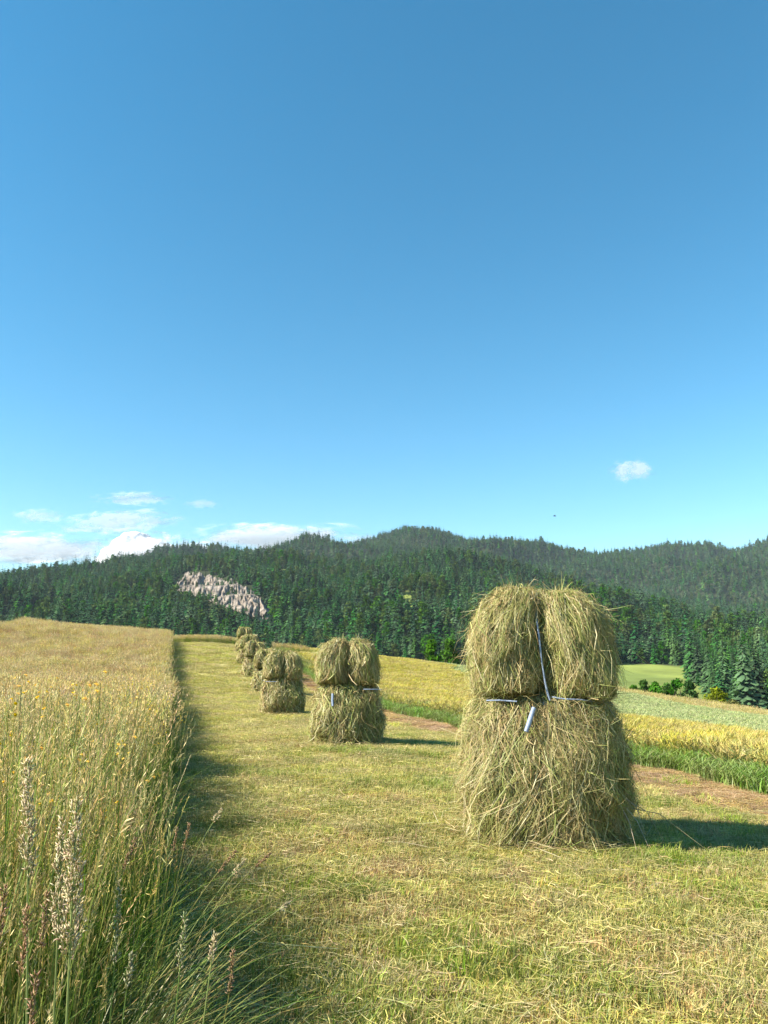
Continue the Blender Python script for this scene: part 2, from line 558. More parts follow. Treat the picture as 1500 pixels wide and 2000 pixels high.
def trunk_geo(H, rad, lean=0.0, n=6):
    g = Geo()
    g.tube([[0, 0, -0.6], [0, 0, H * 0.1], [lean * 0.3, 0, H * 0.45], [lean, 0, H * 0.85]], [rad * 1.25, rad, rad * 0.65, rad * 0.18], (0.1, 0.08, 0.06), n)
    return g


def leafy_crown(seed, H, W, ncl, nleaf, leaf, col, low=0.18):
    """broad crown: leaf clusters spread through an uneven volume"""
    r = np.random.default_rng(seed)
    g = Geo()
    cen = []
    for _ in range(ncl):
        f = r.random() ** 0.8
        rad = W * math.sqrt(max(0.02, 1 - abs(2 * f - 0.75) ** 2.2)) * (0.35 + 0.6 * r.random())
        a = r.random() * 6.28
        cen.append([rad * math.cos(a) * 0.8, rad * math.sin(a) * 0.8, H * (low + (1 - low) * f) * 0.96])
    cen = np.array(cen)
    cs = W * (0.22 + 0.2 * r.random(ncl))
    sh = 0.7 + 0.6 * r.random(ncl)
    idx = np.repeat(np.arange(ncl), nleaf)
    N = len(idx)
    d = unit(r.normal(size=(N, 3)))
    p = cen[idx] + d * (cs[idx] * r.random(N) ** 0.35)[:, None] * np.array([1, 1, 0.8])
    nrm = unit(d + 0.7 * r.normal(size=(N, 3)))
    t = unit(np.cross(nrm, r.normal(size=(N, 3)))); b = np.cross(nrm, t)
    s = leaf * (0.6 + 0.8 * r.random(N))[:, None]
    V = np.stack([p - t * s, p - b * s * 0.55, p + t * s, p + b * s * 0.55], 1)
    q = np.arange(N * 4).reshape(-1, 4)
    c = np.array(col) * (sh[idx] * (0.8 + 0.4 * r.random(N)))[:, None]
    g.add(V.reshape(-1, 3), q, np.repeat(c, 4, 0))
    return g


def limbs(seed, H, W, rad):
    r = np.random.default_rng(seed)
    g = trunk_geo(H * 0.8, rad)
    for k in range(6):
        a = k * 1.1 + r.random(); z = H * (0.2 + 0.07 * k)
        g.tube([[0, 0, z], [W * .35 * math.cos(a), W * .35 * math.sin(a), z + H * .12], [W * .65 * math.cos(a), W * .65 * math.sin(a), z + H * .2]],
               [rad * .5, rad * .3, rad * .1], (0.1, 0.08, 0.06), 5)
    return g


DK, MD, LT = (0.040, 0.078, 0.034), (0.054, 0.102, 0.036), (0.080, 0.140, 0.038)
LEAFC = (0.075, 0.15, 0.026)
HI = []                                  # (crown mesh, trunk mesh, height)
for i, (H, Rb, wh, nb, c) in enumerate([(20, 3.2, 30, 13, DK), (22, 2.8, 32, 12, MD), (18, 3.0, 28, 13, MD), (21, 3.3, 29, 13, LT)]):
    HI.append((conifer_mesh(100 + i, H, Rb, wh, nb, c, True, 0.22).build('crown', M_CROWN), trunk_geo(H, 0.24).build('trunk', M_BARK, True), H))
HB = []
for i, (H, W, c) in enumerate([(13, 4.2, LEAFC), (11, 3.8, (0.08, 0.14, 0.025))]):
    HB.append((leafy_crown(120 + i, H, W, 34, 42, 0.42, c).build('crown', M_LEAF), limbs(130 + i, H, W, 0.22).build('trunk', M_BARK, True), H))


def proto(name, g, mat):
    return obj(name, g.build(name, mat), link=False)


FOREST = []
for i, (H, Rb, c) in enumerate([(17, 3.7, DK), (15.5, 3.4, MD), (19, 3.3, DK), (15, 3.7, LT), (17, 3.3, MD)]):
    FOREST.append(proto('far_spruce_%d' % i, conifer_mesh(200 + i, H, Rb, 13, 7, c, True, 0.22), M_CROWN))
for i, (H, W, c) in enumerate([(14, 4.6, LEAFC), (13, 4.8, (0.085, 0.15, 0.026))]):
    FOREST.append(proto('far_broadleaf_%d' % i, leafy_crown(210 + i, H, W, 20, 16, 0.85, c), M_LEAF))


# ------------------------------------------------------------------ scattering (geometry nodes, for stuff only)
def scatter(name, P, idx, protos, rz=None, tilt=None, scl=None, seed=0):
    r = np.random.default_rng(seed)
    N = len(P)
    me = bpy.data.meshes.new(name)
    me.vertices.add(N)
    me.vertices.foreach_set('co', np.asarray(P, np.float32).ravel())
    rot = np.zeros((N, 3), np.float32)
    rot[:, 2] = r.uniform(0, 6.283, N) if rz is None else rz
    if tilt is not None: rot[:, :2] = tilt
    a = me.attributes.new('rot', 'FLOAT_VECTOR', 'POINT'); a.data.foreach_set('vector', rot.ravel())
    s = np.ones(N, np.float32) if scl is None else np.asarray(scl, np.float32)
    a = me.attributes.new('scl', 'FLOAT', 'POINT'); a.data.foreach_set('value', s)
    a = me.attributes.new('pick', 'INT', 'POINT'); a.data.foreach_set('value', np.asarray(idx, np.int32))
    me.update()
    o = obj(name, me)
    cl = bpy.data.collections.new(name + '_kinds')
    for i, p in enumerate(protos):
        p.name = '%s_kind_%02d' % (name, i)
        cl.objects.link(p)
    ng = bpy.data.node_groups.new(name + '_nodes', 'GeometryNodeTree')
    ng.interface.new_socket('Geometry', in_out='INPUT', socket_type='NodeSocketGeometry')
    ng.interface.new_socket('Geometry', in_out='OUTPUT', socket_type='NodeSocketGeometry')
    n, l = ng.nodes, ng.links
    gi, go = n.new('NodeGroupInput'), n.new('NodeGroupOutput')
    ci = n.new('GeometryNodeCollectionInfo'); ci.inputs[0].default_value = cl
    ci.inputs['Separate Children'].default_value = True; ci.inputs['Reset Children'].default_value = True
    ip = n.new('GeometryNodeInstanceOnPoints'); ip.inputs['Pick Instance'].default_value = True

    def attr(nm, ty):
        k = n.new('GeometryNodeInputNamedAttribute'); k.data_type = ty; k.inputs['Name'].default_value = nm
        return k.outputs['Attribute']
    er = n.new('FunctionNodeEulerToRotation')
    l.new(attr('rot', 'FLOAT_VECTOR'), er.inputs[0]); l.new(er.outputs[0], ip.inputs['Rotation'])
    l.new(attr('scl', 'FLOAT'), ip.inputs['Scale']); l.new(attr('pick', 'INT'), ip.inputs['Instance Index'])
    l.new(gi.outputs[0], ip.inputs['Points']); l.new(ci.outputs[0], ip.inputs['Instance'])
    l.new(ip.outputs[0], go.inputs[0])
    md = o.modifiers.new('scatter', 'NODES'); md.node_group = ng
    return o


# ------------------------------------------------------------------ forest placement
def grid_pts(x0, x1, y0, y1, sp, seed, jit=0.5):
    r = np.random.default_rng(seed)
    x, y = np.meshgrid(np.arange(x0, x1, sp), np.arange(y0, y1, sp))
    x, y = x.ravel(), y.ravel()
    return x + r.uniform(-jit, jit, len(x)) * sp, y + r.uniform(-jit, jit, len(y)) * sp


# skyline of the near field, so that the trees showing largest can be found
_su = np.arange(-40, 1560, 10.0)
_yy = np.arange(20, 140, 2.0)
_sk = []
for u_ in _su:
    X_ = U2A(u_) * _yy
    s_, t_ = to_st(X_, _yy)
    z_ = ground(X_, _yy) + np.where((s_ < 0) & (t_ < 74), 1.0, np.where((s_ > 9) & (s_ < 27), 0.55, 0.0))
    _sk.append(pix(np.stack([X_, _yy, z_], -1))[1].min())
_sk = np.array(_sk)

X1, Y1_ = grid_pts(-800, 800, 425, 1075, 6.0, 1)
X2, Y2_ = grid_pts(-1550, 1550, 1075, 2040, 8.2, 2)
k1 = np.abs(X1 / Y1_) < 0.64
k2 = np.abs(X2 / Y2_) < 0.64
X1, Y1_ = X1[k1], Y1_[k1]; X2, Y2_ = X2[k2], Y2_[k2]
# spruces standing in the valley on the right
Xv, Yv = grid_pts(60, 330, 205, 430, 6.8, 3)
uv_ = 750 + 1511 * Xv / Yv
kv = (uv_ > 1395 - (Yv - 210) * 0.55 + 14 * np.sin(Yv * .1)) & (uv_ < 1800)
kv &= ~((Yv > 330) & (uv_ < 1330))
Xv, Yv = Xv[kv], Yv[kv]
TX = np.concatenate([X1, X2, Xv]); TY = np.concatenate([Y1_, Y2_, Yv])
TZ = hill(TX, TY) - 0.4
TU = 750 + 1511 * TX / TY
keep = np.ones(len(TX), bool)
for (u, D, hw, hd) in CLEAR:
    keep &= np.hypot((TX - U2A(u) * D) / (hw / 1511 * D), (TY - D) / hd) > 1.0
# nothing grows on the rock and little right below it
ct = np.interp(TU, CL_U, CL_T); cb = np.interp(TU, CL_U, CL_B)
_, tv = pix(np.stack([TX, TY, TZ], -1)); _, tvt = pix(np.stack([TX, TY, TZ + 17], -1))
incl = (TU > 338) & (TU < 536) & (TY > 540) & (TY < 960)
cap = np.where(incl & (tv > ct - 3), np.clip((tv - cb + 3 + np.random.default_rng(18).exponential(6, len(tv))) / (tv - tvt), 0, 1), 1.0)
cap = np.where(incl & (tv <= cb) & (tv > ct - 3), 0, cap)
cap = np.where((cap == 0) & (np.random.default_rng(8).random(len(cap)) < np.where(tv < ct + .42 * (cb - ct), .5, .26)), np.random.default_rng(9).uniform(.26, .5, len(cap)), cap)
keep &= cap > .2
TX, TY, TZ, TU, cap = TX[keep], TY[keep], TZ[keep], TU[keep], cap[keep]
N = len(TX)
rr = np.random.default_rng(6)
sz = np.clip(rr.normal(0.95, 0.24, N), 0.45, 1.6) * np.where(TY > 1075, 1.08, 1.0) * (1 + .12 * Waves(62, 25.0)(TX, TY))
sz *= np.where(TY < 425, .80, .88)
sz = np.minimum(sz, np.maximum(cap, .25) + (cap >= 1))
kind = rr.choice([0, 1, 2, 3, 4], N, p=[0.22, 0.23, 0.15, 0.2, 0.2])
broad = 0.09 + 0.0 * TX
bn = Waves(61, 55.0)(TX, TY)
broad = broad + np.where((TY < 1075), 0.7 * np.clip(bn - 0.6, 0, 1), 0.12 * np.clip(bn - 0.9, 0, 1))
for (u, D, hw, hd, pr) in [(262, 640, 34, 70, .9), (830, 640, 45, 80, .75), (700, 560, 50, 50, .3), (1400, 480, 70, 90, .5), (1180, 650, 60, 80, .3), (560, 1000, 40, 90, .5), (1470, 330, 40, 40, .35)]:
    broad = np.maximum(broad, pr * (np.hypot((TX - U2A(u) * D) / (hw / 1511 * D), (TY - D) / hd) < 1))
isb = rr.random(N) < broad
kind = np.where(isb, rr.choice([5, 6], N), kind)
Htop = np.where(isb, 13, 20) * sz
_, vb = pix(np.stack([TX, TY, TZ], -1)); _, vt = pix(np.stack([TX, TY, TZ + Htop], -1))
skl = np.interp(TU, _su, _sk)
vis = (vt < skl - 0.45 * (vb - vt)) & (TU > -15) & (TU < 1515)
order = np.where(vis, TY, 1e9)
near300 = np.argsort(order)[:300]
single = np.zeros(N, bool); single[near300] = True
P = np.stack([TX, TY, TZ], -1)
fo = scatter('forest', P[~single], kind[~single], FOREST, scl=sz[~single], seed=9)
tag(fo, 'dense dark spruce forest covering the hills up to the skyline', 'forest', kind='stuff')


def place_tree(i, src, label, cat, group, name):
    cr, tr, H = src
    e = empty(name, P[i], rr.random() * 6.28)
    e.scale = (sz[i] * rr.uniform(0.9, 1.1),) * 2 + (sz[i],)
    tag(e, label, cat, group)
    obj('crown', cr, e); obj('trunk', tr, e)


for i in near300:
    if TY[i] < 425:
        row = 'front rank' if TY[i] < 262 else ('middle rank' if TY[i] < 335 else 'back rank')
        side = 'left half' if TU[i] < 1420 else 'right half'
        zone = ('in %s, %s, of trees beyond the grain' % (row, side), 'in the %s, %s, beyond the grain' % (row, side))
    elif TU[i] > 1190:
        row = 'first rank' if TY[i] < 455 else 'rank further up'
        zone = ('on the hill foot behind the far meadow, %s' % row, 'behind the far meadow, %s' % row)
    elif TU[i] > 905:
        zone = ('showing just beside or behind the large haystack at the hill foot', 'behind the large haystack')
    elif TU[i] > 680:
        zone = ('at the hill foot between the second haystack and the large one', 'between second and large haystack')
    elif TU[i] > 470:
        zone = ('at the hill foot between the farthest haystack and the second one', 'between farthest and second haystack')
    else:
        zone = ('at the hill foot behind the tall grass, left of all haystacks', 'left of the haystacks')
    if isb[i]:
        place_tree(i, HB[i % 2], 'light green broadleaf tree ' + zone[0], 'tree', 'broadleaf trees ' + zone[1], 'broadleaf_tree')
    else:
        place_tree(i, HI[i % 4], 'dark green spruce ' + zone[0], 'tree', 'spruces ' + zone[1], 'spruce_tree')

# ------------------------------------------------------------------ bushes
def bush(name, u, vbase, Y, H, W, col, label, cat, seed, ncl=26, nleaf=60, leaf=0.13, zc=None, group=None):
    p = at(u, vbase, Y)
    p[2] = ground(p[0], p[1]) - 0.05 if zc is None else zc
    if H < 0: H = -H - p[2]                      # negative: height of the top above the datum
    e = empty(name, p, random.random() * 6)
    tag(e, label, cat, group)
    obj('foliage', leafy_crown(seed, H, W, ncl, nleaf, leaf, col, 0.05).build('foliage', M_LEAF), e)
    g = Geo()
    r = np.random.default_rng(seed)
    for k in range(7):
        a = k * 0.9 + r.random()
        g.tube([[0.03 * math.cos(a), .03 * math.sin(a), -.15], [W * .25 * math.cos(a), W * .25 * math.sin(a), H * .4], [W * .45 * math.cos(a), W * .45 * math.sin(a), H * .75]],
               [0.035 * H / 2, .022 * H / 2, .006 * H / 2], (0.12, 0.09, 0.06), 5)
    obj('stem', g.build('stem', M_BARK), e)
    return e


GB = (0.085, 0.19, 0.02)
bush('bush', 842, 1300, 122, -4.6, 2.2, GB, 'bright green bush behind the grain crest, left one beside the large haystack', 'bush', 301, 34, 60, .28)
bush('bush', 878, 1300, 126, -4.9, 2.4, (0.075, 0.17, 0.02), 'bright green bush behind the grain crest, right up against the large haystack', 'bush', 302, 34, 60, .28)
SB = 'shrubs in the row below the small far meadow'
for i, (u, Y, H, W, c, lab) in enumerate([
        (1218, 88, 1.2, .9, (.14, .2, .05), 'small olive shrub half hidden by the right flank of the large haystack'),
        (1238, 88, 1.6, 1.0, (.09, .18, .03), 'low green shrub first from the large haystack below the far meadow'),
        (1258, 86, 2.2, 1.2, (.075, .15, .03), 'darker green shrub second in the row below the far meadow'),
        (1280, 84, 2.0, 1.2, (.085, .18, .03), 'mid green shrub in the middle of the row below the far meadow'),
        (1302, 86, 2.2, 1.2, (.075, .16, .03), 'green shrub below the right half of the far meadow'),
        (1322, 84, 2.6, 1.3, (.07, .135, .03), 'taller dark shrub under the right corner of the far meadow'),
        (1345, 86, 2.8, 1.3, (.06, .12, .035), 'darkest shrub, last of the row, standing against the spruces')]):
    bush('shrub', u, 1345, Y, H, W, c, lab, 'shrub', 310 + i, 20, 55, .15, group=SB)
bush('shrub', 1400, 1368, 84, 2.3, 1.45, (.2, .22, .03), 'rounded yellow green shrub at the edge of the pale grain', 'shrub', 330, 26, 60, .13)
bush('shrub', 1432, 1375, 82, 1.4, 1.3, (.17, .18, .04), 'low olive shrub just right of the rounded yellow green shrub', 'shrub', 331, 20, 50, .12)
bush('weed_bush', 372, 1250, 80, 0.95, 0.95, (.06, .15, .02), 'low bright green weed bush at the far end of the mown strip', 'bush', 332, 18, 60, .1)
bush('weed_bush', 384, 1250, 79.6, 0.6, 0.6, (.04, .06, .02), 'small dark weed bush beside the bright one at the far strip end', 'bush', 333, 14, 50, .08)

# ------------------------------------------------------------------ grass tufts
def pick(r, n, cols, var=0.2):
    cols = np.array(cols)
    c = cols[r.integers(0, len(cols), n)]
    return c * (1 + var * r.uniform(-1, 1, (n, 1))) * (1 + 0.06 * r.normal(size=(n, 3)))


def tall_tuft(seed, nst, nlf, cols_head, cols_stem, cols_leaf, hmin, hmax, rad=0.26, head=0.16, hw=0.012, flowers=0, lean=0.16, wst=0.0035, spk=6):
    r = np.random.default_rng(seed)
    g = Geo()
    K = 5
    f = np.linspace(0, 1, K)[None, :, None]

    def field_(n, h, lean_, arch):
        b = np.stack([r.normal(0, rad * .55, n), r.normal(0, rad * .55, n), np.full(n, -0.03)], -1)
        a = r.uniform(0, 6.283, n); ln = np.abs(r.normal(0, lean_, n)) * h
        d = np.stack([np.cos(a), np.sin(a), np.zeros(n)], -1)
        P = b[:, None] + d[:, None] * (ln[:, None, None] * f ** 1.8)
        P[:, :, 2] += (h[:, None] * f[..., 0]) - (arch * h)[:, None] * f[..., 0] ** 3
        sd = np.stack([-np.sin(a + r.normal(0, .8, n)), np.cos(a), np.zeros(n)], -1)
        return P, d, unit(sd)
    h = r.uniform(hmin, hmax, nst)
    P, d, sd = field_(nst, h, lean, np.full(nst, .03))
    c = pick(r, nst, cols_stem)
    g.ribbons(P, sd, np.repeat(np.linspace(wst * 1.3, wst * .8, K)[None], nst, 0), c)
    # seed heads: several small spikelet blades along the top of each stem
    nb = spk
    tipd = unit(P[:, -1] - P[:, -2])
    hc = pick(r, nst, cols_head)
    hl = head * r.uniform(.6, 1.3, nst)
    for k in range(nb):
        ff = k / (nb - 1)
        q0 = P[:, -1] - tipd * (hl * (0.85 - ff * 0.85))[:, None]
        dv = unit(tipd * 1.1 + 0.5 * r.normal(size=(nst, 3)) * (1.1 - .6 * ff))
        L = hl * (2.6 / spk) * (1 - .4 * ff)
        pts = np.stack([q0, q0 + dv * L[:, None] * .5, q0 + dv * L[:, None]], 1)
        w = np.stack([np.full(nst, hw * .35), np.full(nst, hw * (1 - .3 * ff)), np.full(nst, .001)], 1)
        g.ribbons(pts, unit(np.cross(dv, r.normal(size=(nst, 3)))), w, hc * r.uniform(.8, 1.2, (nst, 1)))
    h = r.uniform(.35, .8, nlf) * hmax
    P, d, sd = field_(nlf, h, .42, r.uniform(.02, .3, nlf))
    w = np.repeat((np.array([.55, 1, .9, .6, .08]) * .0062)[None], nlf, 0) * r.uniform(.6, 1.3, (nlf, 1))
    g.ribbons(P, sd, w, pick(r, nlf, cols_leaf))
    for k in range(flowers):
        b = np.array([r.normal(0, rad * .5), r.normal(0, rad * .5), 0]); hh = r.uniform(hmin * .8, hmax)
        top = b + np.array([r.normal(0, .05), r.normal(0, .05), hh])
        g.tube([b, (b + top) / 2, top], .0016, (.1, .16, .04), 3)
        for m in range(3):
            c0 = top + r.normal(0, .02, 3)
            a = np.arange(6) * 1.047
            for sgn in (0, 1):
                ring = c0 + np.stack([np.cos(a) * .0075, np.sin(a) * .011 * (.4 if sgn else 1), np.sin(a) * (.0075 if sgn else .0015)], -1)
                g.add(np.vstack([ring, c0[None] + [[0, 0, .004]]]), [[i, (i + 1) % 6, 6] for i in range(6)], (.85, .56, .02))
    return g


TAN, PALE, RED = [(.60, .48, .22), (.65, .53, .25), (.56, .45, .20)], [(.66, .56, .30), (.60, .53, .26), (.70, .60, .36)], [(.54, .35, .20), (.58, .41, .24), (.48, .31, .17)]
STM, STMG = [(.34, .32, .10), (.27, .30, .08), (.40, .35, .13)], [(.18, .26, .05), (.24, .30, .07)]
LFG, LFM = [(.11, .21, .03), (.14, .24, .035), (.19, .27, .05)], [(.21, .26, .055), (.30, .29, .09), (.15, .22, .04)]
TALL, TALLN = [], []
for i, (hd, st, lf, fl) in enumerate([(TAN, STM, LFM, 0), (TAN, STMG, LFM, 0), (PALE, STM, LFM, 0), (RED, STM, LFM, 0), (RED + TAN, STMG, LFG, 0),
                                      (PALE, STMG, LFG, 0), (TAN, STMG, LFG, 7), (TAN, STMG, LFG, 0)]):
    nst, nlf = (58, 44) if i < 4 else (44, 64)
    TALL.append(proto('tall', tall_tuft(400 + i, nst, nlf, hd, st, lf, .72, 1.08, flowers=fl), M_GRASS))
    TALLN.append(proto('tall', tall_tuft(440 + i, int(nst * 1.1), nlf, hd, st, lf, .72, 1.08, flowers=fl, spk=18, hw=.0034, wst=.0026, head=.16), M_GRASS))
TALL.append(proto('tall', tall_tuft(420, 8, 130, TAN, STMG, LFG, .55, .9), M_GRASS))                       # 8 leafy edge
TALLN.append(proto('tall', tall_tuft(422, 8, 130, TAN, STMG, LFG, .55, .9, spk=14, hw=.0042, wst=.0026), M_GRASS))
TALL.append(proto('tall', tall_tuft(421, 26, 60, TAN + PALE, STM, LFM, .4, .65, head=.12), M_GRASS))       # 9 low rough grass


def tall_grass():
    r = np.random.default_rng(12)
    pts, idx, sc, tt = [], [], [], []
    v1, v2 = Waves(71, 2.2), Waves(72, 0.8)

    def add(s, t, i, k):
        x, y = to_xy(s, t)
        pts.append(np.stack([x, y, ground(x, y)], -1)); idx.append(i); sc.append(k); tt.append(t)
    for (t0, t1, sp, smin) in ((-1.0, 9, .155, -6), (9, 26, .215, -11), (26, 75, .36, -26)):
        s, t = grid_pts(smin, .4, t0, t1, sp, int(t0 + 50))
        k = s < edge(t) - .08
        k &= (np.hypot(s + .1, t) > 1.75) & ((t > 5) | ((s > -.9) & (t > 2.6)) | (r.random(len(t)) < .55)) & ((t > 1) | (s < -3)) & ~((t < 2.6) & (s > -.45))
        k &= ~((t > 66 + .3 * np.clip(s + 14, -12, 0) * -1 * 0) & (s < -13))
        s, t = s[k], t[k]
        n1, n2 = v1(s, t), v2(s, t)
        n = len(s)
        i = r.integers(0, 4, n)
        g = (r.random(n) < np.clip(.58 - t / 36 + .3 * n1, .05, .85))
        i = np.where(g, r.choice([4, 5, 7], n), i)
        i = np.where((n2 > 1.5) & (t < 50) & (t > 9), 6, i)
        i = np.where((r.random(n) < .5) & (s > -1.0) & (t > 4) & (t < 24), 6, i)
        i = np.where((s < -.6) & (t < 5.5) & (r.random(n) < .25), 3, i)
        i = np.where((s > edge(t) - .45) & (r.random(n) < .45), 8, i)
        add(s, t, i, (r.uniform(.84, 1.12, n) * (.84 + .24 * np.clip((t - 7) / 14, 0, 1)) + .07 * n1) * np.where(i == 8, 1.08, 1))
    t = np.arange(2.7, 75, .115); s = edge(t) - r.uniform(.16, .70, len(t)) - .12 * (t < 11)
    add(s, t, r.choice([8, 8, 7, 5, 6, 4], len(t)), r.uniform(1.0, 1.25, len(t)) + .12 * (t < 9))
    # strip left standing across the far end of the field
    s, t = grid_pts(-1.5, 7.5, 76.5, 79.5, .35, 77)
    add(s, t, r.integers(0, 6, len(s)), r.uniform(.8, 1.0, len(s)) * .9)
    s, t = grid_pts(9, 12, 70, 73, .4, 78)
    add(s, t, r.choice([3, 4, 0], len(s)), r.uniform(.6, .9, len(s)))
    pts, idx, sc = np.vstack(pts), np.concatenate(idx), np.concatenate(sc)
    idx = np.where((np.concatenate(tt) < 9) & (idx < 9), idx + 10, idx)
    o = scatter('tall_grass', pts, idx, TALL + TALLN, scl=sc, seed=14, tilt=r.normal(0, .06, (len(pts), 2)))
    tag(o, 'uncut tall meadow grass with tan seed heads left of the mown strip', 'grass', kind='stuff')


tall_grass()


def stubble(seed, nb, nl, cb, cl, hmin=.025, hmax=.075, half=.26, wl=.004, lmax=.22):
    r = np.random.default_rng(seed)
    g = Geo()
    b = np.stack([r.uniform(-half, half, nb), r.uniform(-half, half, nb), np.full(nb, -.01)], -1)
    a = r.uniform(0, 6.28, nb); h = r.uniform(hmin, hmax, nb)
    d = np.stack([np.cos(a), np.sin(a), np.zeros(nb)], -1)
    ln = (np.abs(r.normal(0, .6, nb)) * h)[:, None]
    P = np.stack([b, b + d * ln * .35 + np.array([0, 0, 1]) * (h * .6)[:, None], b + d * ln + np.array([0, 0, 1]) * h[:, None]], 1)
    g.ribbons(P, unit(np.stack([-np.sin(a + .6), np.cos(a), 0 * a], -1)), np.array([[.0048, .004, .0008]]) * r.uniform(.7, 1.4, (nb, 1)), pick(r, nb, cb, .3))
    b = np.stack([r.uniform(-half, half, nl), r.uniform(-half, half, nl), r.uniform(.012, hmax * .9, nl)], -1)
    a = r.uniform(0, 6.28, nl); L = r.uniform(.05, lmax, nl)[:, None]
    d = np.stack([np.cos(a), np.sin(a), r.normal(0, .12, nl)], -1)
    sd = np.stack([-np.sin(a), np.cos(a), r.normal(0, .4, nl)], -1)
    P = np.stack([b - d * L * .5, b + sd * L * .06, b + d * L * .5], 1)
    g.ribbons(P, unit(sd), np.array([[wl * .6, wl, wl * .5]]) * r.uniform(.6, 1.3, (nl, 1)), pick(r, nl, cl, .25))
    return g


SG, SY, SBR = [(.20, .27, .055), (.25, .31, .07), (.29, .32, .09)], [(.55, .50, .20), (.49, .46, .16), (.60, .53, .24)], [(.42, .28, .14), (.46, .33, .16), (.35, .22, .10)]
SS = [(.58, .50, .22), (.52, .45, .18), (.47, .46, .17), (.64, .57, .32)]
STUB = [proto('stub', stubble(500, 430, 50, SG + SY, SS, lmax=.16), M_GRASS), proto('stub', stubble(501, 430, 60, SY + SG + SBR, SS, lmax=.16), M_GRASS),
        proto('stub', stubble(502, 400, 80, SY + SY + SG, SS, lmax=.18), M_GRASS), proto('stub', stubble(503, 400, 60, SBR + SBR + SY, SS, lmax=.14), M_GRASS),
        proto('stub', stubble(504, 420, 40, SG, SS, .04, .11), M_GRASS),
        proto('stub', stubble(505, 60, 300, SBR, [(.48, .34, .19), (.42, .28, .15), (.52, .40, .25)], .02, .05), M_GRASS)]


def mown_grass():
    r = np.random.default_rng(15)
    pts, idx, sc = [], [], []
    v1, v2, v3 = Waves(81, .9), Waves(82, .45), Waves(83, 1.4)
    for (t0, t1, sp, smax, k0) in ((.6, 9, .17, 9.5, .85), (9, 20, .25, 9.5, 1.05), (20, 42, .42, 10, 1.4), (42, 77, .75, 13, 2.1)):
        s, t = grid_pts(-.3, smax, t0, t1, sp, int(t0 * 10))
        x, y = to_xy(s, t)
        k = (s > edge(t) - .1) & (np.hypot(x, y) > 1.0) & ((s < 8.35) | (t > 60)) & (np.abs(x / y) < .62)
        s, t, x, y = s[k], t[k], x[k], y[k]
        n = len(s)
        n1, n2, n3 = v1(s, t), v2(s, t), v3(s, t)
        i = r.integers(0, 3, n)
        i = np.where((t < 9) & (i == 2) & (r.random(n) < .7), r.choice([0, 1], n), i)
        i = np.where(n1 + .5 * r.normal(size=n) > np.where(t < 9, 1.15, 1.4), 4, i)
        i = np.where((n2 > np.where(t < 9, .55, .9)) & (r.random(n) < .7), 3, i)
        green = np.clip((1.6 - s) / 1.4, 0, 1) * np.clip(1 - t / 14, 0, 1)
        i = np.where(r.random(n) < green * .7, r.choice([0, 4], n), i)
        i = np.where(t > 18, np.where(r.random(n) < .85, 2, 1), i)
        tan = (s + .25 * n3 > 6.6) & (t < 50)
        i = np.where(tan & (r.random(n) < .9), 5, i)
        pts.append(np.stack([x, y, ground(x, y)], -1)); idx.append(i); sc.append(k0 * r.uniform(.75, 1.2, n))
    pts, idx, sc = np.vstack(pts), np.concatenate(idx), np.concatenate(sc)
    o = scatter('mown_grass', pts, idx, STUB, scl=sc, seed=16, tilt=r.normal(0, .05, (len(pts), 2)))
    tag(o, 'short yellow green mown grass and clippings between tall grass and grain', 'grass', kind='stuff')


mown_grass()


def grain_tuft(seed, n, ch, cs, h0, h1, half=.3, awn=.11, lf=40, cl=None):
    r = np.random.default_rng(seed)
    g = Geo()
    b = np.stack([r.uniform(-half, half, n), r.uniform(-half, half, n), np.full(n, -.02)], -1)
    h = r.uniform(h0, h1, n); a = r.normal(0.3, .9, n)
    d = np.stack([np.cos(a), np.sin(a), 0 * a], -1)
    ln = (np.abs(r.normal(.1, .08, n)) * h)[:, None]; up = np.array([0, 0, 1.0])
    P = np.stack([b, b + d * ln * .3 + up * (h * .55)[:, None], b + d * ln + up * h[:, None]], 1)
    sd = unit(np.stack([-np.sin(a + r.normal(0, .6, n)), np.cos(a), 0 * a], -1))
    g.ribbons(P, sd, np.array([[.005, .004, .003]]) * np.ones((n, 1)), pick(r, n, cs))
    hc = pick(r, n, ch, .15)
    for k in range(3):
        dv = unit(d * .8 + up * .7 + .28 * r.normal(size=(n, 3)))
        Q = np.stack([P[:, -1], P[:, -1] + dv * awn * .45, P[:, -1] + dv * awn * r.uniform(.9, 1.3, (n, 1))], 1)
        g.ribbons(Q, unit(np.cross(dv, r.normal(size=(n, 3)))), np.array([[.006, .012, .001]]) * np.ones((n, 1)), hc)
    b = np.stack([r.uniform(-half, half, lf), r.uniform(-half, half, lf), np.zeros(lf)], -1)
    a = r.uniform(0, 6.28, lf); d = np.stack([np.cos(a), np.sin(a), 0 * a], -1); h = r.uniform(.4, .85, lf)[:, None] * h1
    P = np.stack([b, b + d * h * .15 + up * h * .6, b + d * h * .45 + up * h * .85, b + d * h * .8 + up * h * .7], 1)
    g.ribbons(P, np.stack([-np.sin(a), np.cos(a), 0 * a], -1), np.array([[.008, .011, .009, .001]]) * r.uniform(.7, 1.4, (lf, 1)), pick(r, lf, cl or cs))
    return g


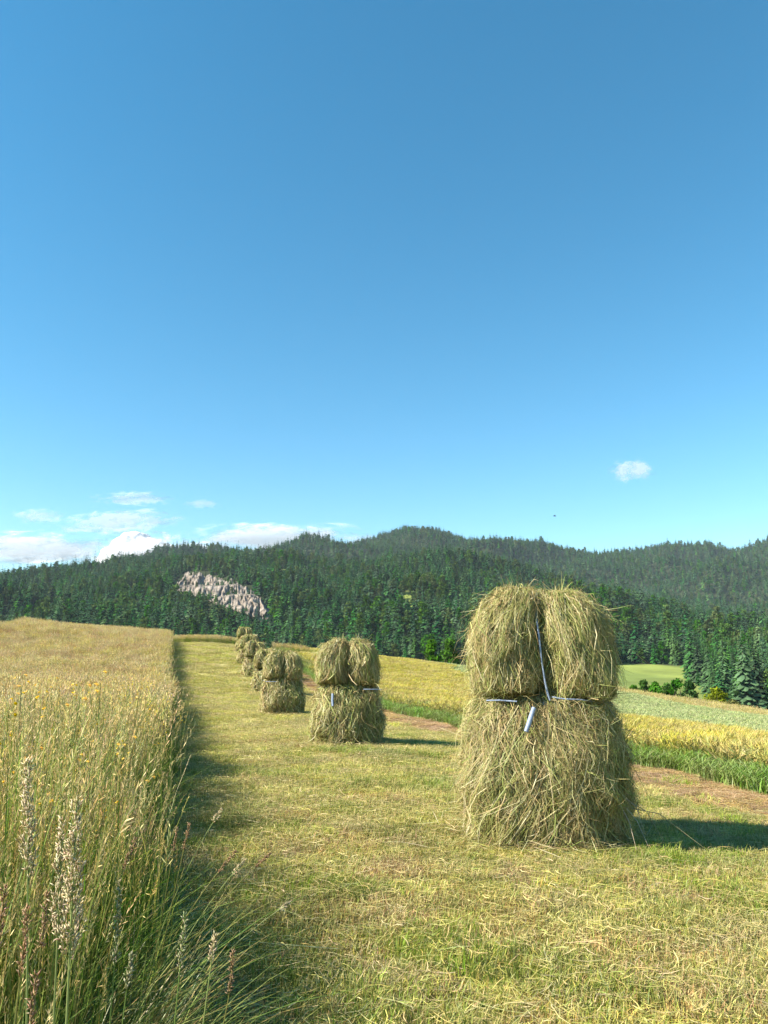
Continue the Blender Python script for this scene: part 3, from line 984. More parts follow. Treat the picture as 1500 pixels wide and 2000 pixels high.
YH, YS = [(.55, .45, .12), (.50, .43, .12), (.58, .48, .16)], [(.30, .34, .08), (.36, .36, .09)]
PH, PS = [(.42, .46, .22), (.46, .49, .25), (.38, .44, .20)], [(.22, .34, .11), (.26, .36, .12)]
GRAIN = [proto('g', grain_tuft(600, 120, YH, YS, .48, .62), M_GRAIN), proto('g', grain_tuft(601, 120, YH, YS, .44, .6), M_GRAIN),
         proto('g', grain_tuft(602, 120, PH, PS, .46, .6, awn=.08), M_GRAIN), proto('g', grain_tuft(603, 120, PH, PS, .44, .58, awn=.08), M_GRAIN)]
LUSH = [proto('l', grain_tuft(610 + k, 6, [(.3, .3, .1)], [(.1, .19, .04)], .4, .5, half=.22, lf=130, cl=[(.19, .31, .07), (.24, .36, .09), (.32, .40, .17)]), M_GRASS) for k in range(2)]


def grain():
    r = np.random.default_rng(17)
    pts, idx = [], []
    v = Waves(91, 3.0)
    for (t0, t1, sp, s0, s1) in ((3, 22, .27, 8.8, 26), (22, 50, .38, 8.8, 34), (50, 82, .5, 9.4, 34)):
        s, t = grid_pts(s0, s1, t0, t1, sp, int(t0 * 7))
        x, y = to_xy(s, t)
        k = (np.abs(x / y) < .66) & ~((t > 62) & (s < 13))
        s, t, x, y = s[k], t[k], x[k], y[k]
        pale = s + .5 * v(s, t) > 14.5 + .22 * np.clip(t - 26, 0, 40)
        i = r.integers(0, 2, len(s)) + 2 * pale
        i = np.where(s > 33, -1, i)
        k = i >= 0
        pts.append(np.stack([x, y, ground(x, y)], -1)[k]); idx.append(i[k])
    pts, idx = np.vstack(pts), np.concatenate(idx)
    y_ = idx < 2
    o = scatter('ripening_grain', pts[y_], idx[y_], GRAIN[:2], rz=r.normal(0, .5, y_.sum()), scl=r.uniform(.85, 1.12, y_.sum()), seed=18)
    tag(o, 'band of ripening golden grain right of the haystacks', 'grain', kind='stuff')
    p_ = ~y_
    o = scatter('green_grain', pts[p_], idx[p_] - 2, GRAIN[2:], rz=r.normal(0, .5, p_.sum()), scl=r.uniform(.85, 1.12, p_.sum()), seed=19)
    tag(o, 'band of pale blue green grain behind the golden one', 'grain', kind='stuff')
    s, t = grid_pts(8.2, 9.15, 3, 66, .17, 92)
    x, y = to_xy(s, t); k = (np.abs(x / y) < .66) & (s > 8.35 + .14 * v(s * 3, t * 3))
    x, y = x[k], y[k]
    o = scatter('verge_grass', np.stack([x, y, ground(x, y)], -1), r.integers(0, 2, len(x)), LUSH, scl=r.uniform(.75, 1.35, len(x)), seed=20)
    tag(o, 'lush green grass verge along the near side of the golden grain', 'grass', kind='stuff')
    s, t = grid_pts(33, 62, 12, 82, .75, 93)
    x, y = to_xy(s, t); k = np.abs(x / y) < .66
    x, y = x[k], y[k]
    o = scatter('rough_grass', np.stack([x, y, ground(x, y)], -1), r.choice([0, 1, 2], len(x), p=[.6, .2, .2]),
                [proto('r', tall_tuft(430 + k, 40, 60, TAN + PALE, STM + STMG, LFM, .4, .65, rad=.45, head=.12, wst=.006, hw=.018), M_GRASS) for k in range(3)], scl=r.uniform(.7, 1.3, len(x)), seed=21)
    tag(o, 'rough tan grass on the slope beyond the pale grain', 'grass', kind='stuff')


grain()

# ------------------------------------------------------------------ haystacks
HAYC = [(.44, .38, .14), (.37, .35, .11), (.50, .43, .18), (.30, .31, .085), (.25, .29, .07), (.42, .31, .13), (.56, .50, .26), (.36, .26, .10)]
UP_PROF = np.array([[0, 1.0], [.30, .985], [.55, .90], [.76, .74], [.90, .48], [.98, .14], [1.0, -.25], [.99, -.6], [.95, -.85], [.6, -1.0], [0, -1.02]])
LO_PROF = np.array([[0, 1.0], [.50, .97], [.69, .88], [.82, .68], [.915, .42], [.99, .05], [1.0, -.3], [.95, -.65], [.87, -.95], [.8, -1.0], [0, -1.0]])


class Lump:
    """a lumpy bundle: centre, half sizes and a profile turned round the vertical"""
    def __init__(s, c, ax, ay, az, prof, seed, pull=0.0):
        s.pull = pull
        s.c = np.array(c, float); s.ax, s.ay, s.az = ax, ay, az
        seg = np.hypot(*np.diff(prof, axis=0).T)
        s.q = np.concatenate([[0], np.cumsum(seg)]) / seg.sum()
        s.prof = prof
        s.w = Waves(seed, .55, 10, 3); s.w2 = Waves(seed + 1, .22, 12, 3)

    def at(s, phi, q, off=0.0):
        rho = np.interp(q, s.q, s.prof[:, 0]); z = np.interp(q, s.q, s.prof[:, 1])
        cx, cy = np.cos(phi), np.sin(phi)
        sq = 1.0 / (np.abs(cx) ** 2.9 + np.abs(cy) ** 2.9) ** (1 / 2.9)      # squarish plan
        n = s.w(cx * rho, cy * rho, z) * .055 + s.w2(cx * rho, cy * rho, z) * .048
        k = (1 + n) * sq
        x = s.ax * rho * cx * k + off * cx * np.clip(rho * 1.4, 0, 1); y = s.ay * rho * cy * k + off * cy * np.clip(rho * 1.4, 0, 1)
        zz = s.az * z * (1 + n * .6) + off * np.clip(z, 0, 1)
        x = x + s.pull * np.clip(z, 0, 1) ** 1.6 * (1 - .55 * np.clip(cx * np.sign(s.pull), 0, 1) * np.clip(rho, 0, 1))
        return s.c + np.stack([x, y, zz], -1)


def hay(lump, n, seed, wid, qmin, qmax, nphi=44, nq=26, len_m=.42, shag=.03, free=.10):
    r = np.random.default_rng(seed)
    g = Geo()
    # the packed body
    ph, qq = np.meshgrid(np.arange(nphi) * 2 * math.pi / nphi, np.linspace(0.0, 1.0, nq), indexing='xy')
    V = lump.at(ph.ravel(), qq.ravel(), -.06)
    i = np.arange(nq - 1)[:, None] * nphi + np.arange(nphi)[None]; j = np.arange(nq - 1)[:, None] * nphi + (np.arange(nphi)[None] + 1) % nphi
    g.add(V, np.stack([i, i + nphi, j + nphi, j], -1).reshape(-1, 4), pick(r, len(V), [(.20, .17, .055), (.15, .14, .04), (.19, .13, .05)], .25))  # same hay, colour darkened to paint shade into the gaps between strands
    # strands that follow the drape
    K = 5
    tot = 2.2 * (lump.az + .35 * lump.ax)
    q0 = r.uniform(qmin, qmax, n)
    phi0 = r.uniform(0, 2 * math.pi, n)
    dq = len_m * np.where(r.random(n) < .25, r.uniform(.12, .35, n), r.uniform(.35, 1.2, n)) / tot
    tw = r.normal(0, .32, n); tw2 = r.normal(0, .34, n)
    # local swirls of the hay
    sw = Waves(seed + 5, .7, 8, 3)(np.cos(phi0), np.sin(phi0), q0 * 2) * .3
    wild = r.random(n) < .24
    tw = np.where(wild, r.normal(0, .75, n), tw); dq = np.where(wild, dq * r.uniform(-.25, .6, n), dq)
    f = np.linspace(0, 1, K)[None]
    off = r.uniform(-.042, shag * 1.15, n)[:, None] + shag * .6 * r.normal(size=(n, K))
    fl = (r.random(n) < free)[:, None] * np.abs(r.normal(0, .09, n))[:, None]
    off = off + fl * f ** 2
    phi = phi0[:, None] + (tw + sw)[:, None] * f * (dq[:, None] * 3.0 + .12) + tw2[:, None] * .22 * np.sin(f * 3.1)
    q = np.clip(q0[:, None] + dq[:, None] * f, .01, 1.0)
    P = lump.at(phi, q, off)
    hang = np.clip(q - qmax, 0, 1)
    P[..., 2] = np.maximum(P[..., 2], .005)
    tang = unit(np.gradient(P, axis=1))
    out = np.stack([np.cos(phi), np.sin(phi), 0.25 + 0 * phi], -1)
    side = unit(np.cross(tang, out) + .55 * r.normal(size=(n, 1, 3)))
    w = wid * np.exp(r.normal(-.15, .45, (n, 1))) * np.array([[.8, 1, 1, .8, .3]])
    # brown and green patches
    pn = Waves(seed + 9, .5, 8, 3)(np.cos(phi0), np.sin(phi0), q0 * 3)
    ci = r.integers(0, len(HAYC), n)
    ci = np.where((pn > .6) & (r.random(n) < .55), r.choice([5, 7, 2], n), ci); ci = np.where((pn < -.5) & (r.random(n) < .5), r.choice([3, 4, 1], n), ci)
    c = np.array(HAYC)[ci] * r.uniform(.75, 1.25, (n, 1))
    g.ribbons(P, side, w, c)
    return g


def sprigs(g, specs, seed, wid=.006):
    r = np.random.default_rng(seed)
    for (a, b, bow, col) in specs:
        a, b = np.array(a, float), np.array(b, float)
        P = np.array([a, a * .5 + b * .5 + np.array(bow), b])
        g.tube(P, [wid * .6, wid * .5, wid * .2], col, 4)


def haystack(u, vbase, Y, H, W, label, n, wid, seed, detail, lean=0.0):
    p = at(u, vbase, Y); p[2] = ground(p[0], p[1])
    face = -math.atan2(p[0], p[1]) * 0.7
    e = empty('haystack', p, face)
    k = H / 2.0
    tag(e, label, 'haystack', 'haystacks in a row on the mown field')
    r = np.random.default_rng(seed)
    # tiers: lower skirt and two upper bundles over the cross bars
    v_ = r.uniform(-1, 1, 8) * (0.35 if detail else 1.0)
    wz = .02 * v_[0]                                   # height of the waist
    lo = Lump((.03 * v_[1] * W, 0, (.55 + wz / 2) * k), (.655 + .02 * v_[2]) * W, .61 * W, (.62 + wz / 2) * k, LO_PROF, seed)
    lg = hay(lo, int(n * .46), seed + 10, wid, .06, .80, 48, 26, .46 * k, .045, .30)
    nf = 900 if detail else 250
    a_ = r.uniform(0, 6.28, nf); d_ = W * (.58 + .32 * np.abs(r.normal(0, .6, nf))); L_ = r.uniform(.08, .4, nf); h_ = r.uniform(0, 6.28, nf)
    f_ = np.linspace(-.5, .5, 3)[None]
    wx = d_[:, None] * np.cos(a_)[:, None] + np.cos(h_)[:, None] * L_[:, None] * f_; wy = d_[:, None] * np.sin(a_)[:, None] + np.sin(h_)[:, None] * L_[:, None] * f_
    gx_ = p[0] + wx * math.cos(face) - wy * math.sin(face); gy_ = p[1] + wx * math.sin(face) + wy * math.cos(face)
    wz_ = ground(gx_, gy_) - p[2] + r.uniform(.03, .11, (nf, 1)) * (1 + .5 * f_)
    lg.ribbons(np.stack([wx, wy, wz_], -1), unit(np.stack([-np.sin(h_), np.cos(h_), r.normal(0, .5, nf)], -1)), wid * np.array([[.7, 1, .4]]) * r.uniform(.6, 1.4, (nf, 1)), pick(r, nf, HAYC, .25))
    obj('lower_hay', lg.build('lower_hay', M_HAY), e)
    gx = .03 * v_[3] * W
    ul = Lump((-.280 * W + gx, -.01, (1.555 + wz + .02 * v_[4]) * k), (.305 + .02 * v_[5]) * W, .50 * W, (.435 + .02 * v_[4]) * k, UP_PROF, seed + 2, (.12 + .03 * v_[6]) * W)
    ur = Lump((.285 * W + gx, .02, (1.545 + wz - .02 * v_[4]) * k), (.305 - .02 * v_[5]) * W, .50 * W, (.45 - .02 * v_[4]) * k, UP_PROF, seed + 4, -(.12 + .03 * v_[7]) * W)
    for lump, sd in ((ul, 20), (ur, 30)):
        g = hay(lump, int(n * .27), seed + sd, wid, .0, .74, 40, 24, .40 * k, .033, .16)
        if detail and sd == 30:
            sprigs(g, [((.1, -.1, 2.06), (.28, -.2, 2.27), (0, 0, .01), (.4, .36, .18)), ((.08, -.1, 2.07), (.25, -.15, 2.24), (0, 0, -.01), (.4, .36, .18)),
                       ((.45, -.25, 1.75), (.66, -.35, 1.77), (0, 0, .01), (.5, .42, .25)), ((.5, -.3, 1.25), (.62, -.45, 1.05), (0, 0, .02), (.55, .47, .33)),
                       ((.05, -.1, 2.12), (-.08, -.2, 2.22), (0, 0, .01), (.5, .42, .28))], 3)
        obj('upper_hay', g.build('upper_hay', M_HAY), e)
    # pole and cross bars of the drying rack
    g = Geo(); g.tube([[0, 0, -.2], [.0, 0, 1.0 * k], [.0, 0, 1.93 * k]], [.045 * W, .042 * W, .038 * W], (.3, .28, .25), 8)
    obj('pole', g.build('pole', M_WOOD, True), e)
    for ang, z in ((0, 1.06 * k), (math.pi / 2, 1.09 * k), (0, 1.72 * k)):
        L = (.60 if ang == 0 else .44) * W if z < 1.5 * k else .42 * W
        c, s = math.cos(ang), math.sin(ang)
        g = Geo(); g.tube([[-L * c, -L * s, z], [0, 0, z], [L * c, L * s, z]], .02 * W, (.5, .5, .5), 8)
        obj('cross_bar', g.build('cross_bar', M_WOOD, True), e)
    fit = (W / 1.06, W / 1.06, H / 2.10)
    if detail:
        g = Geo()
        pts = [[-.05, -.31, 1.99], [-.04, -.43, 1.84], [-.025, -.49, 1.66], [-.015, -.505, 1.50], [.005, -.51, 1.34], [.02, -.51, 1.25], [.045, -.50, 1.17]]
        g.tube(pts, [.004, .008, .009, .007, .008, .010, .009], (.5, .55, .65), 8)
        obj('strap', g.build('strap', M_BAR, True), e).scale = fit
        for pts, rad in (([[-.50, -.47, 1.165], [-.38, -.525, 1.17], [-.24, -.545, 1.162]], .0065), ([[.06, -.53, 1.2], [.16, -.55, 1.185], [.28, -.53, 1.18], [.42, -.46, 1.165]], .0065)):
            g = Geo(); g.tube(pts, rad, (.5, .55, .65), 8)
            obj('tie_wire', g.build('tie_wire', M_BAR, True), e).scale = fit
        g = Geo(); g.tube([[-.10, -.61, 1.115], [-.135, -.65, 1.03], [-.175, -.675, .93]], [.019, .021, .019], (.5, .55, .65), 10)
        obj('strap_end', g.build('strap_end', M_BAR, True), e).scale = fit
        g = Geo()
        sprigs(g, [((.62, -.3, .35), (.80, -.5, .02), (.02, 0, .03), (.6, .52, .36)), ((.6, -.3, .4), (.95, -.35, .04), (.05, 0, .06), (.45, .36, .2)),
                   ((.62, -.35, .42), (.78, -.45, .12), (.03, 0, .05), (.5, .42, .26)), ((.58, -.38, .38), (.68, -.6, .03), (.02, 0, .02), (.55, .45, .3)),
                   ((.6, -.2, .3), (1.25, -.45, .03), (0, 0, .1), (.35, .3, .15)), ((-.62, -.3, .6), (-.72, -.5, .12), (-.04, 0, .04), (.5, .42, .22)),
                   ((-.5, -.45, .4), (-.6, -.62, .02), (-.02, 0, .03), (.5, .42, .25))], 4)
        obj('loose_stalks', g.build('loose_stalks', M_HAY), e).scale = fit
    elif Y < 30:
        g = Geo()
        sd = -1 if Y > 20 else 1
        x0, x1 = (-.5, -.12) if sd < 0 else (.28, .62)
        g.tube([[x0 * W, -.50 * W, 1.05 * k], [(x0 + x1) / 2 * W, -.56 * W, 1.05 * k], [x1 * W, -.55 * W if sd < 0 else -.46 * W, 1.045 * k]], .008, (.6, .6, .6), 6)
        obj('tie_wire', g.build('tie_wire', M_BAR, True), e)
        if Y < 20:
            g = Geo(); g.tube([[-.30, -.60 * W, .97], [-.30, -.64 * W, .85], [-.29, -.66 * W, .74]], .022, (.6, .6, .6), 6)
            obj('strap_end', g.build('strap_end', M_BAR, True), e)
    return e


STACKS = [
    (1066, 1597, 7.5, 2.21, 1.08, 'large nearest haystack in the right foreground with a blue grey strap', 64000, .0044, 700, True),
    (680, 1444, 16.0, 2.0, 1.04, 'medium haystack second from the camera, next to the golden grain', 20000, .0095, 720, False),
    (550, 1388, 25.8, 1.98, 1.03, 'haystack third from the camera with a white tie showing at its waist', 10000, .015, 740, False),
    (522, 1340, 37.5, 2.0, 1.05, 'haystack fourth from the camera, mostly hidden behind the third', 4500, .026, 760, False),
    (497, 1315, 45.5, 2.0, 1.06, 'fifth haystack along the row, two small humps above the fourth', 3500, .032, 780, False),
    (485, 1292, 52.5, 2.0, 1.06, 'sixth haystack along the row, just in front of the farthest', 3000, .036, 800, False),
    (477, 1268, 63.0, 1.95, 1.0, 'farthest haystack at the top end of the row against the forest', 2600, .04, 820, False),
]
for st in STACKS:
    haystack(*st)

# ------------------------------------------------------------------ seed stalks near the camera
def stalk(base, mid, tip, head_len, style, label, seed, rad=.0018, lf=1, cat='grass stalk'):
    r = np.random.default_rng(seed)
    base, mid, tip = (np.array(a, float) for a in (base, mid, tip))
    o = base.copy()
    base, mid, tip = base - o, mid - o, tip - o
    f = np.linspace(0, 1, 12)[:, None]
    C = (1 - f) ** 2 * base + 2 * f * (1 - f) * (2 * mid - .5 * base - .5 * tip) + f ** 2 * tip
    e = empty('grass_stalk', o)
    tag(e, label, cat, 'seed stalks standing near the camera')
    gc, hcs = {'pale': ((.3, .36, .12), [(.68, .56, .34), (.76, .64, .42), (.56, .45, .26)]), 'brown': ((.26, .25, .07), [(.38, .22, .11), (.45, .28, .15), (.32, .19, .09)]),
               'green': ((.18, .27, .06), [(.4, .4, .2), (.34, .36, .15), (.48, .44, .28)])}[style]
    g = Geo(); g.tube(C, np.linspace(rad * 1.25, rad * .6, 12), gc, 6)
    obj('stem', g.build('stem', M_STALK, True), e)
    g = Geo()
    L = np.linalg.norm(np.diff(C, axis=0), axis=1); cum = np.concatenate([[0], np.cumsum(L)])
    n_ax = int(38 * (head_len / .2) ** .7)
    for i in range(n_ax):
        ff = i / n_ax
        dist = cum[-1] - head_len * (1 - ff)
        p = np.array([np.interp(dist, cum, C[:, k]) for k in range(3)])
        t = unit(np.array([np.interp(min(dist + .01, cum[-1]), cum, C[:, k]) for k in range(3)]) - p + np.array([0, 0, 1e-5]))
        sidev = unit(np.cross(t, r.normal(size=3)))
        bl = head_len * (.25 if style == 'pale' else .12) * (1 - .75 * ff) * r.uniform(.6, 1.2)
        bd = unit(t * 1.15 + sidev * (.36 if style == 'pale' else .22))
        q = p + bd * bl
        g.tube([p, q], [rad * .35, rad * .2], gc, 3)
        m = max(3, int(bl / .0036)) if style == 'pale' else 4
        for j in range(m):
            c0 = p + bd * bl * (.3 + .7 * (j + r.random()) / m)
            d = unit(bd + .45 * r.normal(size=3)); ln = r.uniform(.009, .017); wd = ln * .11
            a1 = unit(np.cross(d, r.normal(size=3))); b1 = np.cross(d, a1)
            V = [c0, c0 + d * ln * .45 + a1 * wd, c0 + d * ln * .45 + b1 * wd, c0 + d * ln * .45 - a1 * wd, c0 + d * ln * .45 - b1 * wd, c0 + d * ln]
            g.add(V, [[0, 2, 1], [0, 3, 2], [0, 4, 3], [0, 1, 4], [5, 1, 2], [5, 2, 3], [5, 3, 4], [5, 4, 1]], pick(r, 1, hcs, .2)[0])
    obj('seed_head', g.build('seed_head', M_STALK), e)
    for k in range(lf):
        i0 = 3 + 2 * k
        a = r.uniform(0, 6.28); d = np.array([math.cos(a), math.sin(a), 0])
        l = r.uniform(.16, .3)
        Pl = np.array([[C[i0], C[i0] + d * l * .35 + np.array([0, 0, l * .4]), C[i0] + d * l * .75 + np.array([0, 0, l * .45]), C[i0] + d * l + np.array([0, 0, l * .25])]])
        g = Geo(); g.ribbons(Pl, np.array([[-d[1], d[0], 0]]), np.array([[.004, .007, .005, .0006]]), np.array([[.15, .22, .05]]))
        obj('leaf', g.build('leaf', M_STALK), e)


def stalk_px(tu, tv, Y, bu, bdy, head, style, label, seed, rad=.0018, bow=0.0, lf=1):
    tip = at(tu, tv, Y)
    # foot on the ground, below the lower picture position bu
    X = (bu - 750) / 1511 * (Y + bdy)
    base = np.array([X, Y + bdy, float(ground(X, Y + bdy)) - .02])
    mid = base * .5 + tip * .5 + np.array([bow, 0, .03])
    stalk(base, mid, tip, head, style, label, seed, rad, lf)


stalk_px(55, 1490, 1.75, 170, .0, .25, 'pale', 'tallest pale feathery seed stalk at the far left, leaning left', 900, .0026)
stalk_px(150, 1565, 1.55, 210, .0, .30, 'pale', 'thick pale feathery seed stalk in the left foreground, rightmost of the pale pair', 901, .0028)
stalk_px(122, 1610, 1.6, 190, .0, .22, 'pale', 'pale feathery stalk with its narrow head leaning into the thick one', 902, .0024)
stalk_px(10, 1735, 1.5, 20, .0, .13, 'brown', 'brown seed stalk cut by the left picture edge', 903, .002)
stalk_px(55, 1775, 1.55, 70, .0, .12, 'brown', 'short rust brown seed stalk left of the pale feathery ones', 904, .0018)
stalk_px(72, 1905, 1.4, 78, .0, .10, 'brown', 'lowest rust brown seed stalk near the bottom left corner', 905, .002)
stalk_px(235, 1740, 1.8, 255, .0, .16, 'green', 'greenish open seed stalk right of the pale feathery pair', 906, .0017)
stalk_px(362, 1790, 1.9, 350, .0, .13, 'green', 'whitish seed stalk standing in front of the sprawling tuft', 907, .002)
stalk_px(420, 1828, 1.95, 380, .0, .07, 'pale', 'bare thin green stalk with a small white tip, right of the whitish one', 908, .002)
stalk_px(256, 1865, 1.7, 240, .0, .07, 'green', 'short knobbly green seed stalk low in the tuft', 909, .0016)
stalk_px(431, 1582, 3.0, 300, .1, .06, 'pale', 'topmost thin stalk of the sprawling tuft, tiny white head leaning over the mown edge', 910, .0018, -.06)
stalk_px(370, 1610, 3.0, 315, .1, .10, 'brown', 'upright rust brown head above the sprawling tuft', 911, .0018)
stalk_px(346, 1620, 3.1, 318, .1, .09, 'brown', 'small brown head just left of the upright rust brown one', 912, .0018)
stalk_px(460, 1664, 2.9, 300, .1, .10, 'brown', 'rust brown head leaning right from the sprawling tuft, uppermost of the right leaning ones', 913, .002, -.08)
stalk_px(478, 1680, 2.8, 310, .1, .07, 'pale', 'pale head leaning right from the sprawling tuft beside the rust brown one', 914, .0018, -.08)
stalk_px(525, 1668, 2.9, 320, .1, .07, 'brown', 'brown tipped stalk reaching farthest right over the shade, upper one', 915, .0017, -.1)
stalk_px(566, 1762, 2.7, 320, .1, .05, 'pale', 'thin pale tipped stalk lying almost flat over the shaded mown strip', 916, .0016, -.12)
stalk_px(265, 1640, 2.6, 200, .1, .11, 'brown', 'rust brown head leaning right in front of the grass wall', 917, .002, -.05)
stalk_px(92, 1745, 1.9, 110, .0, .12, 'brown', 'pinkish brown stalk between the two leftmost pale heads', 918, .0018)
stalk_px(455, 1860, 2.3, 330, .1, .12, 'brown', 'drooping brown seed stalk hanging over the right side of the tuft', 919, .0018, .06)


# tuft sprawling out of the grass edge over the mown strip
def sprawl():
    r = np.random.default_rng(44)
    g = Geo()
    n = 1400
    f = np.linspace(0, 1, 6)[None, :, None]
    b = np.stack([r.uniform(-.46, .02, n), r.normal(2.75, .45, n)], -1)
    X = b[:, 0] - b[:, 1] * .265; Y = b[:, 1]
    B = np.stack([X, Y, ground(X, Y) - .02], -1)
    a = r.normal(.05, .75, n)
    h = r.uniform(.35, .85, n); ln = h * np.abs(r.normal(.48, .25, n))
    d = np.stack([np.cos(a), np.sin(a), 0 * a], -1)
    P = B[:, None] + d[:, None] * (ln[:, None, None] * f ** 1.4)
    P[:, :, 2] += h[:, None] * (f[..., 0] - (.25 + .3 * r.random((n, 1))) * f[..., 0] ** 2.4)
    w = np.array([[.004, .0055, .005, .004, .003, .0006]]) * r.uniform(.5, 1.2, (n, 1))
    c = pick(r, n, LFG + [(.27, .33, .07), (.34, .36, .08)] + [(.42, .36, .11), (.50, .38, .15), (.3, .32, .08), (.46, .38, .14)], .25)
    g.ribbons(P, unit(np.stack([-np.sin(a), np.cos(a), .3 * r.normal(size=n)], -1)), w, c)
    o = obj('grass_tuft', g.build('grass_tuft', M_STALK))
    tag(o, 'sprawling tuft of long grass leaning out over the mown strip', 'grass tuft', kind='stuff')


sprawl()


# straws lying on the mown ground
def litter():
    r = np.random.default_rng(45)
    g = Geo()
    n = 260
    t = 2.5 + 14 * r.random(n) ** 1.3; s = r.uniform(.4, 7.5, n)
    X, Y = to_xy(s, t)
    L = r.uniform(.15, .6, n); a = r.normal(.1, .5, n) + math.pi * (r.random(n) < .5)
    f = np.linspace(-.5, .5, 5)[None]
    px = X[:, None] + np.cos(a)[:, None] * L[:, None] * f - np.sin(a)[:, None] * L[:, None] * .25 * f ** 2 * r.normal(size=(n, 1))
    py = Y[:, None] + np.sin(a)[:, None] * L[:, None] * f + np.cos(a)[:, None] * L[:, None] * .25 * f ** 2 * r.normal(size=(n, 1))
    P = np.stack([px, py, ground(px, py) + r.uniform(.04, .08, (n, 1))], -1)
    g.ribbons(P, np.stack([-np.sin(a), np.cos(a), r.normal(0, .3, n)], -1), np.array([[.003, .004, .004, .004, .002]]) * r.uniform(.6, 1.3, (n, 1)), pick(r, n, SS + [(.6, .54, .36)], .2))
    o = obj('straw_litter', g.build('straw_litter', M_STALK))
    tag(o, 'pale loose straws lying scattered on the mown ground', 'straw', kind='stuff')


litter()


# ------------------------------------------------------------------ insect in the air
def insect():
    p = at(1083, 1008, 6.0)
    e = empty('insect', p, .2)
    tag(e, 'tiny dark insect flying in the sky right above the ridge', 'insect')
    m = mat_noise('insect_shell', [(.02, .025, .015), (.05, .06, .03)], 60, .4)
    g = Geo(); g.tube([[-.013, 0, 0], [-.009, 0, .001], [0, 0, .0015], [.009, 0, .001], [.014, 0, 0]], [.0006, .0028, .0036, .0028, .0006], (.03, .03, .02), 8)
    obj('body', g.build('body', m, True), e)
    for s in (-1, 1):
        g = Geo(); g.add([[0, 0, .003], [.006, s * .012, .006], [-.002, s * .018, .007], [-.007, s * .010, .005]], [[0, 1, 2, 3]], (.1, .1, .08))
        obj('wing', g.build('wing', m), e)


insect()


# ------------------------------------------------------------------ clouds
def ico(sub):
    import bmesh
    bm = bmesh.new(); bmesh.ops.create_icosphere(bm, subdivisions=sub, radius=1.0)
    V = np.array([v.co[:] for v in bm.verts]); T = np.array([[v.index for v in f.verts] for f in bm.faces])
    bm.free()
    return V, T


def mat_cloud(name, alpha, nscale, solid=False, col=(.9, .9, .92), seed=0.0):
    m, n, l = nodes(name)
    out = n.new('ShaderNodeOutputMaterial')
    d = n.new('ShaderNodeBsdfDiffuse'); d.inputs['Color'].default_value = (*col, 1)
    t = n.new('ShaderNodeBsdfTranslucent'); t.inputs['Color'].default_value = (*col, 1)
    mx = n.new('ShaderNodeMixShader'); mx.inputs[0].default_value = .42 if solid else .25
    l.new(d.outputs[0], mx.inputs[1]); l.new(t.outputs[0], mx.inputs[2])
    if solid:
        l.new(mx.outputs[0], out.inputs['Surface'])
        return m
    tc = n.new('ShaderNodeTexCoord')
    sep = n.new('ShaderNodeSeparateXYZ'); l.new(tc.outputs['Object'], sep.inputs[0])
    cx = n.new('ShaderNodeCombineXYZ'); l.new(sep.outputs[0], cx.inputs[0]); l.new(sep.outputs[2], cx.inputs[2])
    ln = n.new('ShaderNodeVectorMath'); ln.operation = 'LENGTH'; l.new(cx.outputs[0], ln.inputs[0])
    fo_ = n.new('ShaderNodeMapRange'); fo_.interpolation_type = 'SMOOTHSTEP'
    fo_.inputs['From Min'].default_value = 1.0; fo_.inputs['From Max'].default_value = 0.15
    l.new(ln.outputs['Value'], fo_.inputs['Value'])
    mp = n.new('ShaderNodeMapping'); mp.inputs['Scale'].default_value = (nscale * 1.5, nscale, nscale * .8); mp.inputs['Location'].default_value = (seed, seed * 2, 0)
    l.new(tc.outputs['Object'], mp.inputs['Vector'])
    nz = n.new('ShaderNodeTexNoise'); nz.inputs['Scale'].default_value = 1.0; nz.inputs['Detail'].default_value = 6; nz.inputs['Roughness'].default_value = .6
    l.new(mp.outputs[0], nz.inputs['Vector'])
    mr = n.new('ShaderNodeMapRange'); mr.inputs['From Min'].default_value = .15; mr.inputs['From Max'].default_value = 1.15
    mr.interpolation_type = 'SMOOTHSTEP'
    fo2 = n.new('ShaderNodeMapRange'); fo2.interpolation_type = 'SMOOTHSTEP'; fo2.inputs['From Min'].default_value = .98; fo2.inputs['From Max'].default_value = .7
    l.new(ln.outputs['Value'], fo2.inputs['Value'])
    nm = n.new('ShaderNodeMath'); nm.operation = 'MULTIPLY_ADD'; nm.inputs[1].default_value = 3.0; nm.inputs[2].default_value = -1.5
    l.new(nz.outputs[0], nm.inputs[0])
    ad = n.new('ShaderNodeMath'); ad.operation = 'ADD'; l.new(fo_.outputs[0], ad.inputs[0]); l.new(nm.outputs[0], ad.inputs[1])
    l.new(ad.outputs[0], mr.inputs['Value'])
    mu = n.new('ShaderNodeMath'); mu.operation = 'MULTIPLY'; l.new(fo2.outputs[0], mu.inputs[0]); l.new(mr.outputs[0], mu.inputs[1])
    m2 = n.new('ShaderNodeMath'); m2.operation = 'MULTIPLY'; m2.inputs[1].default_value = alpha; l.new(mu.outputs[0], m2.inputs[0])
    tr = n.new('ShaderNodeBsdfTransparent')
    mm = n.new('ShaderNodeMixShader')
    l.new(m2.outputs[0], mm.inputs[0]); l.new(tr.outputs[0], mm.inputs[1]); l.new(mx.outputs[0], mm.inputs[2])
    l.new(mm.outputs[0], out.inputs['Surface'])
    return m


